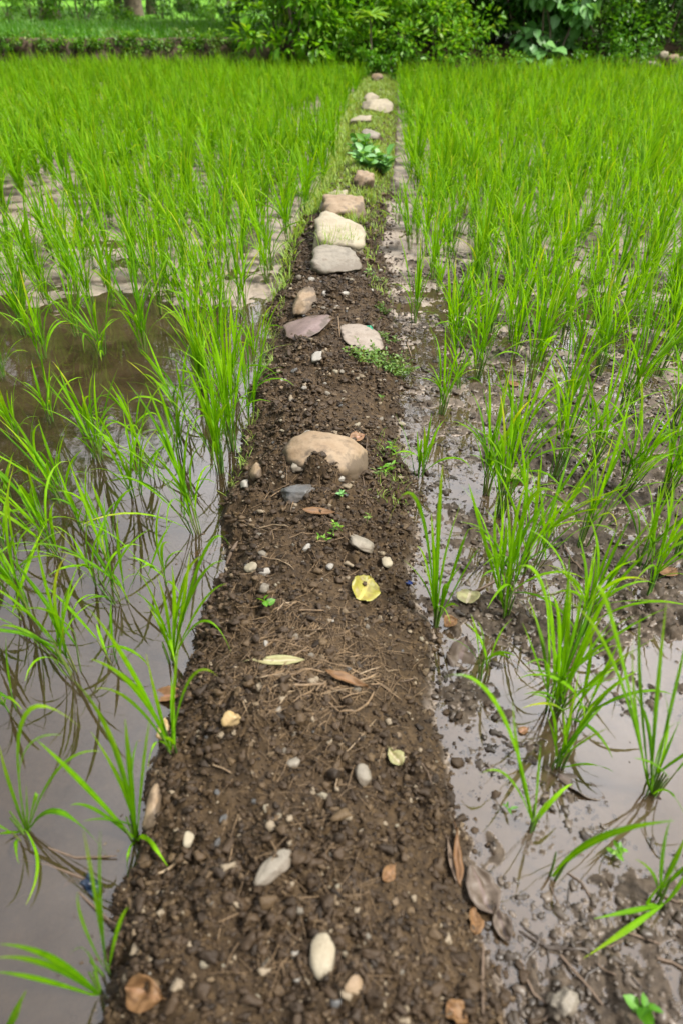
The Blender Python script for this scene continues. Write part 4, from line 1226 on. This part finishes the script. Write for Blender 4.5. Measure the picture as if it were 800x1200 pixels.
def seedling(px, py, h, label, nl=8, size=.02, mat=None, wide=.8, lie=0, seed=1):
    r = np.random.default_rng(seed); p = at(px, py)
    e = empty('weed', p, label, 'weed', 'small weeds on the bund')
    st, fo = Bag(), Bag(); P = []; D = []
    for b in range(max(1, nl // 6)):
        a = r.uniform(0, 6.28); ln = .25 + lie
        top = np.array([math.cos(a) * h * ln, math.sin(a) * h * ln, h * (1 - lie * .5)])
        tube(st, [(0, 0, -.01), tuple(top * .5 + [0, 0, h * .1]), tuple(top)], [.0012, .001, .0007], 4, (.5, .2, 0))
        m = max(4, nl // max(1, nl // 6))
        for k in range(m):
            f = .35 + .65 * k / m; q = top * f; q[2] += h * .1
            a2 = k * 2.4 + r.uniform(0, .5)
            P.append(q); D.append((math.cos(a2), math.sin(a2), r.uniform(.0, .5)))
    leaves(fo, np.array(P), np.array(D), r.uniform(.7, 1.1, len(P)) * size, r, wide)
    fo.build('foliage', mat or M_weed, e); st.build('stem', M_weed, e)
    return e


seedling(459, 535, .05, 'small weed with narrow leaves, right of the boulder and upper of the pair', 10, .03, M_bushl, .5, .2, 2)
seedling(453, 556, .05, 'star-shaped small weed, lower of the pair beside the boulder', 12, .032, M_bushl, .45, .3, 3)
seedling(397, 584, .03, 'tiny pale weed directly below the half buried boulder', 8, .022, M_vine, .7, .2, 4)
seedling(429, 612, .05, 'tiny upright weed above the thin grey green rock', 10, .018, M_weed, .6, .2, 5)
seedling(388, 636, .05, 'sprawling weed left of the thin grey green rock', 16, .020, M_bushl, .4, .6, 6)
seedling(402, 622, .05, 'yellowish weed tuft above the sprawling one', 14, .014, M_bushl, .7, .4, 7)
seedling(313, 713, .03, 'weed with two rounded leaves left of the yellow leaf', 3, .035, M_bushl, 1.0, .3, 8)
seedling(437, 560, .06, 'thin leggy weed between the boulder and the weed pair', 12, .016, M_weed, .5, .4, 9)
seedling(738, 1186, .05, 'small seedling with rounded leaves at the bottom right', 6, .032, M_bushm, 1.1, .2, 10)
seedling(716, 1010, .04, 'pale green seedling in the churned mud at the right', 8, .022, M_bushl, .8, .3, 11)
seedling(300, 465, .05, 'scrappy weed at the foot of the left rice', 10, .018, M_weed, .6, .4, 12)
seedling(470, 540, .05, 'wispy weed at the right edge of the bund', 10, .016, M_weed, .5, .4, 13)
seedling(310, 375, .06, 'low weed at the left end of the purple slab', 14, .025, M_weed, .6, .5, 14)
seedling(448, 470, .05, 'few-leaved weed below the bushy weed', 8, .018, M_weed, .6, .4, 15)
seedling(598, 950, .03, 'tiny green shoot on the right silt', 4, .022, M_bushm, .5, .3, 16)


def mat_weed(px, py, wpx, h, num, label, name='bushy_weed', mat=None, size=.018, seed=1, wide=.7, ry=.6):
    r = np.random.default_rng(seed); p = at(px, py); rad = wpx * zc_at(p) / FPX / 2
    e = empty(name, p, label, 'weed')
    st, fo = Bag(), Bag(); P = []; D = []
    for k in range(num):
        a = r.uniform(0, 6.28); q = math.sqrt(r.random())
        b = np.array([math.cos(a) * q * rad * .6, math.sin(a) * q * rad * ry * .6, -.01]); b[2] += gz(p.x + b[0], p.y + b[1]) - p.z
        t = b + np.array([math.cos(a) * q * rad * .5 + r.normal(0, .01), math.sin(a) * q * rad * .5 * ry, h * r.uniform(.5, 1.1)])
        tube(st, [b, (b + t) / 2 + np.array([0, 0, h * .1]), t], [.0012, .001, .0007], 4, (.5, .5, 0))
        for m in range(9):
            f = .25 + .75 * m / 9; a2 = m * 2.4 + a
            P.append(b + (t - b) * f + r.normal(0, .002, 3)); D.append((math.cos(a2), math.sin(a2), r.uniform(.1, .9)))
    leaves(fo, np.array(P), np.array(D), r.uniform(.6, 1.1, len(P)) * size, r, wide)
    fo.build('foliage', mat or M_weed, e); st.build('stem', M_weed, e)


mat_weed(444, 430, 84, .095, 64, 'low bushy small-leaved weed spreading at the right edge of the bund', seed=3, size=.022)
mat_weed(455, 400, 24, .05, 14, 'low sparse weed above the bushy one, by the right mud', seed=4, size=.016)
mat_weed(440, 330, 16, .06, 10, 'short weed on the right slope beside the stone blocks', seed=5, size=.02)
mat_weed(448, 365, 14, .05, 9, 'short weed on the right slope short of the stone blocks', seed=6, size=.018)
mat_weed(436, 200, 40, .17, 13, 'broad-leaved weed with pale leaves growing on the bund', 'broad_leaved_weed', M_vine, .13, 7, .9, .5)
mat_weed(425, 180, 26, .16, 6, 'mid green leafy weed behind the broad-leaved one', 'broad_leaved_weed', M_bushm, .11, 8, .7, .5)

# short grass on the far bund and at its edges
gb = Bag(); g2 = np.random.default_rng(44)
cnt = 0
while cnt < 15000:
    y = 3.9 + 11.5 * g2.random() ** 1.1
    Lk = np.interp(y, YK, LK); Rk = np.interp(y, YK, RK)
    u = g2.random(); x = Lk - .06 + (Rk - Lk + .08) * u
    if y < 5.5 and (.16 < u < .80): continue
    if g2.random() > sst(3.9, 7.5, np.array(y)) + (.4 if u < .2 else .12): continue
    h = g2.uniform(.03, .10) * (1.5 if u < .25 else .8)
    a = g2.uniform(0, 6.28)
    P = grow((x, y, gz(x, y) - .005), a, g2.uniform(0, .6), g2.uniform(.2, 1.2), h, 4)
    blade(gb, P, g2.uniform(.004, .007) * (1 + .05 * y), g2.uniform(0, 1), g2.choice([0, .5, 1.0]))
    cnt += 1
for k in range(160):
    p_ = at(g2.uniform(376, 420), g2.uniform(284, 296))
    P = grow((p_.x, p_.y - .02, gz(p_.x, p_.y - .02)), g2.uniform(0, 6.28), g2.uniform(0, .5), g2.uniform(.2, 1.2), g2.uniform(.10, .17), 5)
    blade(gb, P, .004, g2.uniform(0, 1), g2.choice([0, .5, 1.0]))
for (gx_, gy_) in [(402, 264), (424, 234), (423, 152), (441, 136), (396, 240), (388, 236), (412, 262), (441, 100)]:
    for k in range(80):
        p_ = at(gx_ + g2.normal(0, 11), gy_ + g2.normal(0, 2.5))
        P = grow((p_.x, p_.y, gz(p_.x, p_.y)), g2.uniform(0, 6.28), g2.uniform(0, .5), g2.uniform(.2, 1.2), g2.uniform(.06, .13), 5)
        blade(gb, P, .005, g2.uniform(0, 1), g2.choice([0, .5, 1.0]))
for k in range(1500):   # wisps at the nearer edges
    y = g2.uniform(1.9, 4.2); sd = g2.random() < .4
    x = (np.interp(y, YK, LK) + g2.uniform(-.04, .06)) if sd else (np.interp(y, YK, RK) + g2.uniform(-.10, .03))
    if float(fbm(np.array([x * 4]), np.array([y * 4]), 95, 2)[0]) < .47: continue
    P = grow((x, y, gz(x, y) - .003), g2.uniform(0, 6.28), g2.uniform(0, .9), g2.uniform(.2, 1.5), g2.uniform(.02, .06), 4)
    blade(gb, P, .0025, g2.uniform(0, 1), g2.choice([0, .5, 1.0]))
tag(gb.build('short_grass', M_grass), 'short pale grass growing along the far bund', 'grass', kind='stuff')

# grass of the upper terrace behind the left paddy
tb = Bag()
for k in range(15000):
    y = 16.75 + 5.8 * g2.random(); x = -12 + 12.4 * g2.random()
    P = grow((x, y, gz(x, y) - .01), g2.uniform(0, 6.28), g2.uniform(0, .3), g2.uniform(.2, .9), g2.uniform(.10, .26), 4)
    blade(tb, P, .016, g2.uniform(0, .8), g2.choice([0, .3]))
for k in range(9000):   # rough verge on the bank and the lawn
    y = 22.5 + 12 * g2.random(); x = -14 + 26 * g2.random()
    P = grow((x, y, gz(x, y) - .01), g2.uniform(0, 6.28), g2.uniform(0, .4), g2.uniform(.2, .9), g2.uniform(.05, .12), 3)
    blade(tb, P, .03, g2.uniform(.4, 1), g2.choice([0, .3]))
tag(tb.build('terrace_grass', M_terrace), 'green grass covering the terrace behind the left paddy', 'grass', kind='stuff')
# ------------------------------------------------------------------ earthen bank (stone and soil face of the terrace)
nu, nv = 260, 16
U_, V_ = np.meshgrid(np.linspace(-14, .3, nu), np.linspace(0, 1, nv), indexing='ij')
yb = 16.42 + .28 * V_ ** 2 - lumps(U_ * 3.2, V_ * 1.8 + 3, 5) * .16 - .1 * fbm(U_ * 1.5, V_ * 2, 8, 3)
zb_ = -.06 + .67 * V_ + .05 * (fbm(U_ * 2, V_, 9, 3) - .5)
P = np.stack([U_, yb, zb_], -1)
back = P.copy(); back[..., 1] = 16.95
front = P.reshape(-1, 3); i = np.arange(nu * nv).reshape(nu, nv)
Ff = np.stack([i[:-1, :-1], i[1:, :-1], i[1:, 1:], i[:-1, 1:]], -1).reshape(-1, 4)
topb = np.stack([back[:, -1]], 0)[0]
Vb = np.concatenate([front, topb]); b0 = len(front)
Ft = np.array([(i[k, -1], i[k + 1, -1], b0 + k + 1, b0 + k) for k in range(nu - 1)])
o = mesh_np('earth_bank', Vb, np.concatenate([Ff, Ft]), M_wall)
tag(o, 'low brown bank of earth and stones holding up the terrace at the back left', 'bank')

# straw coloured boulder at the end of the bank
Y = 15.6; p = on_plane_y(303, 56, Y)
V_s, F_s = stone_geo(501, 4, 2.3, .12, 3); s = 15 * zc_at(p) / FPX
o = mesh_np('boulder', V_s * np.array([s, s * .8, s * .75]), F_s, M_stone_tan); o.location = (p.x, Y, .42); tag(o, 'pinkish tan boulder beside the light green bush at the end of the bank', 'stone')


# ------------------------------------------------------------------ bushes and trees
def bush(name, x, y, z0, rx, ry, rz, num, size, mat, label, seed, wide=.8, clumps_=26, stems=7, droop=.0, cat='bush', group=None, lo=.0):
    r = np.random.default_rng(seed)
    e = empty(name, (x, y, z0), label, cat, group)
    fo, st = Bag(), Bag()
    ce = []
    for k in range(clumps_):
        a = r.uniform(0, 6.28); h = r.uniform(lo, 1) ** .8; rad = math.sqrt(max(0.05, 1 - (h * .9) ** 2)) * r.uniform(.4, 1.22)
        ce.append((math.cos(a) * rad * rx, math.sin(a) * rad * ry, h * rz * 1.0 + .06))
    ce = np.array(ce)
    tone_c = r.uniform(0, 1, clumps_)
    per = num // clumps_
    for k in range(clumps_):
        cr_ = r.uniform(.16, .30) * (rx + ry + rz) / 3 * 1.1
        d = r.normal(0, 1, (per, 3)); d /= np.linalg.norm(d, axis=1)[:, None]
        q = r.uniform(.35, 1.05, per) ** .6
        Pp = ce[k] + d * (q * cr_)[:, None] * np.array([1, 1, .8])
        Pp[:, 2] = np.maximum(Pp[:, 2], .02)
        Dd = d + np.array([0, 0, -droop]) + r.normal(0, .45, (per, 3))
        leaves(fo, Pp, Dd, size * r.uniform(.6, 1.15, per), r, wide, np.clip(tone_c[k] * .6 + r.uniform(0, .5, per), 0, 1), .35)
    for k in range(stems):
        t = ce[int(r.integers(clumps_))]; b = np.array([r.normal(0, rx * .12), r.normal(0, ry * .12), -.1])
        m = (b + t) / 2 + np.array([r.normal(0, .04), r.normal(0, .04), rz * .08])
        tube(st, [b, m, t], np.array([.022, .015, .007]) * max(.5, rz / 1.2), 6)
    fo.build('foliage', mat, e); st.build('stem', M_bark, e)
    return e


def X(px, Y): return (px - 400) / FPX * (Y * math.cos(PITCH) + (CAM_H - .6) * math.sin(PITCH))


B = bush
# right hedge, nearest row
B('leafy_bush', X(352, 15.8), 15.8, .1, 1.05, .8, 1.7, 2400, .21, M_bushl, 'rounded light green bush with pointed leaves at the left end of the hedge', 1, .62, 40)
B('leafy_bush', X(330, 17.0), 17.2, .4, .9, .8, 1.8, 2000, .12, M_bushm, 'darker bush directly behind the light green end bush', 2, .7, 26)
B('leafy_bush', X(432, 17.0), 16.9, .3, 1.0, .7, 1.5, 2400, .16, M_bushm, 'mid green bush behind the finger-leaved plant', 3, .7, 34)
B('yellow_green_bush', X(500, 15.7), 15.7, .1, 1.1, .7, 1.35, 3600, .125, M_bushl, 'yellow-green small-leaved bush right of the bund end', 4, .7, 46)
B('leafy_bush', X(467, 15.4), 15.4, .02, .7, .4, .55, 1500, .07, M_bushm, 'low green undergrowth at the very end of the bund', 5, .7, 20)
B('dark_bush', X(575, 16.9), 16.9, .3, 1.3, .8, 2.2, 3200, .18, M_bushd, 'dark broad-leaved bush over the shady hollow', 6, .75, 44, lo=.3)
B('heart_leaved_vine', X(645, 15.6), 15.6, .1, .75, .45, 1.45, 620, .26, M_vine, 'climbing vine with large pale heart-shaped leaves', 7, 1.15, 20, droop=.9)
B('dark_bush', X(612, 16.2), 16.2, .15, .9, .6, 1.9, 2400, .15, M_bushd, 'dark bush left of and behind the heart-leaved vine', 8, .7, 30, lo=.15)
B('leafy_bush', X(700, 16.0), 16.0, .1, 1.2, .7, 1.8, 5200, .105, M_bushm, 'dense small-leaved bush right of the heart-leaved vine', 9, .7, 50)
B('dark_bush', X(775, 16.2), 16.2, .2, 1.2, .8, 1.9, 4600, .105, M_bushd, 'dark small-leaved bush above the stones at the right edge', 10, .7, 46)
B('leafy_bush', X(850, 16.2), 16.2, .2, 1.2, .8, 1.9, 2600, .10, M_bushm, 'mid green bush cut by the right edge of the photo', 11, .7, 36)
B('leafy_bush', X(735, 15.1), 15.1, .0, .9, .3, .5, 1600, .06, M_bushm, 'low creeper at the foot of the hedge beside the grey stones', 12, .8, 24)
B('leafy_bush', X(575, 15.2), 15.2, .0, .9, .3, .42, 1300, .06, M_bushl, 'low fringe of weeds under the shady hollow', 13, .7, 20)
B('leafy_bush', X(392, 15.4), 15.4, .05, .55, .4, .85, 1300, .09, M_bushl, 'small light bush between the end bush and the bund', 14, .6, 18)

B('leafy_bush', X(436, 14.85), 14.9, .05, .5, .2, .38, 900, .08, M_bushm, 'low weeds hiding the foot of the finger-leaved plant', 15, .7, 18)
# finger-leaved plant (palm-like rosette)
e = empty('finger_leaved_plant', (X(433, 15.05), 15.05, .08), 'pale plant with finger-like leaflets radiating from its stem above the bund end', 'plant')
fo, st = Bag(), Bag(); r_ = np.random.default_rng(3)
tube(st, [(0, 0, -.1), (.02, 0, .5), (0, 0, .95)], [.025, .02, .012], 6)
Pp = []; Dd = []
for k in range(12):
    a = k * .55; Pp.append((0, 0, .95)); Dd.append((math.cos(a), math.sin(a) * .8 - .2, .15 + .25 * math.sin(a * 2)))
leaves(fo, np.array(Pp, float), np.array(Dd, float), .36, r_, .42, np.full(12, .8), .1)
fo.build('foliage', M_fingerleaf, e); st.build('stem', M_bark, e)

# back left: verge plants and shrubs along the terrace
BL = [(42, 23.2, .9, .7, .9, 2200, .09, M_bushl, 'pale feathery bush at the back left corner'),
      (95, 23.4, 1.0, .7, 1.0, 2600, .09, M_bushd, 'dark green bush left of the far tree trunks'),
      (10, 23.8, .7, .7, .9, 1400, .09, M_bushm, 'mid green bush at the left edge of the photo'),
      (190, 25.5, .32, .3, .62, 700, .08, M_bushd, 'small dark shrub on the far lawn, left of the rounded one'),
      (221, 24.2, .65, .5, .42, 1300, .09, M_bushm, 'low rounded shrub on the edge of the far lawn'),
      (250, 24.5, .5, .5, .4, 900, .09, M_bushl, 'low pale shrub right of the rounded shrub on the lawn'),
      (285, 19.5, .55, .5, .9, 1300, .10, M_bushd, 'dark bush beside the end of the terrace'),
      (140, 24.0, .6, .4, .35, 900, .08, M_bushl, 'low pale plants under the far tree trunks'),
      (270, 33, 1.6, 1.2, 2.0, 1600, .16, M_bushm, 'distant bush beyond the far lawn, right of the trunks'),
      (60, 33, 2.4, 1.2, 2.4, 1800, .16, M_bushm, 'distant wide bush beyond the terrace at the left'),
      (390, 24, 1.8, 1.2, 2.2, 1800, .14, M_bushd, 'dark tall bush behind the hedge and the bund end')]
for i, (px, Y, a, b, c, n_, s_, m_, lb) in enumerate(BL):
    x = X(px, Y); B('shrub' if a < .7 else 'leafy_bush', x, Y, gz(x, Y), a, b, c, n_, s_, m_, lb, 60 + i, .6, 22)
# weeds hanging over the bank
for i, px in enumerate([8, 26, 44, 60, 76, 92, 106, 120, 134, 150, 164, 178, 192, 206, 220, 234, 248, 262, 276]):
    x = X(px, 16.5)
    B('bank_weed', x, 16.42, .30 if i % 2 else .42, .28 + .12 * (i % 3), .15, .26, 260, .07, [M_bushm, M_bushl, M_weed][i % 3],
      'weed tuft on the earth bank, %s from the left edge' % ORD[i], 80 + i, .6, 8, 3, cat='weed', group='weed tufts along the bank')


def tree(x, y, hgt_, rt, crown_r, mat, label, seed, n_=5200, size=.22, crown_lo=.35, name='tree'):
    r = np.random.default_rng(seed); z0 = gz(x, y)
    e = empty(name, (x, y, z0), label, 'tree')
    tr, cr_ = Bag(), Bag()
    top = np.array([r.normal(0, .5), r.normal(0, .5), hgt_ * .8])
    k = np.linspace(0, 1, 9)[:, None]
    path = k * top + np.sin(k * 3.1) * np.array([r.normal(0, .3), r.normal(0, .3), 0]); path[0, 2] = -.2
    rads = rt * np.array([1.45, 1.05, .92, .82, .7, .58, .45, .32, .18])
    tube(tr, path, rads, 12)
    ends = []
    for b in range(11):
        f = r.uniform(crown_lo, .95); p0 = path[int(f * 8)]
        a = b * 2.4; L = crown_r * r.uniform(.55, 1.0)
        p1 = p0 + np.array([math.cos(a) * L * .5, math.sin(a) * L * .5, L * .30]); p2 = p0 + np.array([math.cos(a) * L, math.sin(a) * L, L * r.uniform(.25, .7)])
        w = rt * .42 * (1.1 - f)
        tube(tr, [p0, p1, p2], [w + .03, w * .7 + .02, .02], 6); ends += [p1, p2]
        for q in range(2):
            p3 = p1 + np.array([r.normal(0, L * .35), r.normal(0, L * .35), L * r.uniform(.2, .6)])
            tube(tr, [p1, (p1 + p3) / 2, p3], [.04, .03, .012], 5); ends.append(p3)
    ends = np.array(ends); per = n_ // len(ends)
    for q in ends:
        rr = crown_r * r.uniform(.22, .40); d = r.normal(0, 1, (per, 3)); d /= np.linalg.norm(d, axis=1)[:, None]
        P_ = q + d * (rr * r.uniform(.2, 1, per) ** .5)[:, None] * np.array([1, 1, .7])
        leaves(cr_, P_, d + r.normal(0, .5, (per, 3)) + np.array([0, 0, -.3]), size * r.uniform(.6, 1.2, per), r, .8, np.clip(r.uniform(0, 1) * .5 + r.uniform(0, .5, per), 0, 1))
    tr.build('trunk', M_bark, e); cr_.build('crown', mat, e)


T = tree
T(X(158, 27), 27, 12, .22, 3.0, M_bushm, 'thickest of the brown tree trunks beyond the terrace', 1)
T(X(143, 29), 29, 9, .12, 2.2, M_bushm, 'slim trunk just left of the thickest far trunk', 2, 3000)
T(X(173, 28), 28.5, 9, .13, 2.2, M_bushm, 'slim trunk just right of the thickest far trunk', 3, 3000)
T(X(215, 31), 31, 11, .20, 2.6, M_bushm, 'pale far trunk standing above the rounded shrub', 4, 3500)
T(X(62, 25), 25, 12, .22, 4.2, M_bushd, 'dark trunk beyond the terrace at the far left', 5, 8500, .26, .2)
T(X(-60, 22), 21, 12, .26, 4.4, M_bushd, 'tall dark tree left of the photo', 6, 9000, .26, .2)
T(X(-180, 18), 17, 11, .26, 4.2, M_bushm, 'tall tree farther left of the photo', 26, 8000, .26, .2)
T(X(340, 22), 22, 6.5, .2, 2.6, M_bushd, 'unseen tree added to block light behind the light green end bush', 7, 5000, .2, .2)  # unseen tree, like the next, added to block light behind the hedge
T(X(440, 20), 19.5, 7.0, .2, 2.8, M_bushd, 'unseen tree added to block light behind the bund end', 8, 6000, .2, .2)
T(X(560, 18.5), 18.6, 8, .22, 3.2, M_bushd, 'thick dark trunk in the shady hollow of the hedge', 9, 7000, .2, .15)
T(X(680, 19), 19, 8, .2, 3.2, M_bushm, 'unseen tree added to block light behind the dense small-leaved bush', 10, 7000, .2, .15)  # this and the next: unseen, added to block backlight and reflect dark
T(X(800, 19), 19, 8, .22, 3.2, M_bushd, 'unseen tree added to block light behind the right end of the hedge', 11, 7000, .2, .15)
for i, (px, lb) in enumerate([(470, 'behind the yellow-green bush'), (560, 'behind the shady hollow'), (640, 'behind the heart-leaved vine'),
                              (715, 'behind the dense small-leaved bush'), (790, 'behind the dark bush at the right edge'), (385, 'behind the light green end bush')]):
    B('dark_bush', X(px, 17.8), 17.9, .45, 1.2, .7, 1.6, 3200, .12, M_bushd, 'dense bush in the second hedge row, ' + lb, 160 + i, .75, 44)
for i, (px, Y) in enumerate([(-60, 42), (30, 44), (110, 43), (180, 45), (250, 44), (330, 43), (420, 42), (520, 42), (640, 42), (760, 42)]):
    x = X(px, Y)
    B('far_bush', x, Y, gz(x, Y), 2.8, 1.4, 3.4, 1300, .30, [M_bushd, M_bushm][i % 2], 'bush closing off the far lawn, %s of the row from the left' % ORD[i], 120 + i, .8, 26, cat='bush', group='bushes beyond the far lawn')

# ------------------------------------------------------------------ light
SUN_EL, SUN_AZ = R(58), R(205)
w = bpy.data.worlds.new('World'); scene.world = w; w.use_nodes = True
nt = w.node_tree; nt.nodes.clear()
out = nt.nodes.new('ShaderNodeOutputWorld'); bg = nt.nodes.new('ShaderNodeBackground')
sky = nt.nodes.new('ShaderNodeTexSky'); sky.sky_type = 'NISHITA'; sky.sun_disc = False
sky.sun_elevation = SUN_EL; sky.sun_rotation = R(155)
sky.dust_density = 3; sky.air_density = 1.2
tcw = nt.nodes.new('ShaderNodeTexCoord')
nz = N(nt, 'ShaderNodeTexNoise'); nz.inputs['Scale'].default_value = 2.2; nz.inputs['Detail'].default_value = 5
nt.links.new(tcw.outputs['Generated'], nz.inputs['Vector'])
cl = ramp(nt, nz.outputs['Fac'], [(.32, (4.6, 4.6, 4.85)), (.68, (12.6, 12.4, 12.6))])
dt = nt.nodes.new('ShaderNodeVectorMath'); dt.operation = 'DOT_PRODUCT'
nt.links.new(tcw.outputs['Generated'], dt.inputs[0]); dt.inputs[1].default_value = (.30, .66, .69)
gl = math_(nt, 'POWER', math_(nt, 'MAXIMUM', dt.outputs['Value'], 0.0), 3.0)
gain = math_(nt, 'ADD', math_(nt, 'MULTIPLY', gl, 2.3), .42)
vm = nt.nodes.new('ShaderNodeVectorMath'); vm.operation = 'SCALE'
nt.links.new(cl, vm.inputs[0]); nt.links.new(gain, vm.inputs['Scale'])
mixs = mixc(nt, .85, sky.outputs[0], vm.outputs[0])
nt.links.new(mixs, bg.inputs[0]); bg.inputs[1].default_value = .118
nt.links.new(bg.outputs[0], out.inputs[0])
sd = bpy.data.lights.new('sun', 'SUN'); sd.energy = 4.2; sd.angle = R(9); sd.color = (1, .95, .87)
so = bpy.data.objects.new('sun', sd); COL.objects.link(so)
# sun high behind thin cloud, ahead of the photographer
dirv = Vector((.55, -.22, .82)).normalized()
so.rotation_euler = dirv.to_track_quat('Z', 'Y').to_euler()
sky.sun_elevation = math.asin(dirv.z); sky.sun_rotation = math.atan2(dirv.x, dirv.y)

vs = scene.view_settings
vs.view_transform = 'Standard'; vs.look = 'None'; vs.gamma = 1; vs.use_curve_mapping = False
vs.exposure = .88
cy = scene.cycles
cy.use_denoising = True
cy.max_bounces = 8; cy.diffuse_bounces = 3; cy.glossy_bounces = 3; cy.transmission_bounces = 4; cy.transparent_max_bounces = 8
cy.caustics_reflective = False; cy.caustics_refractive = False
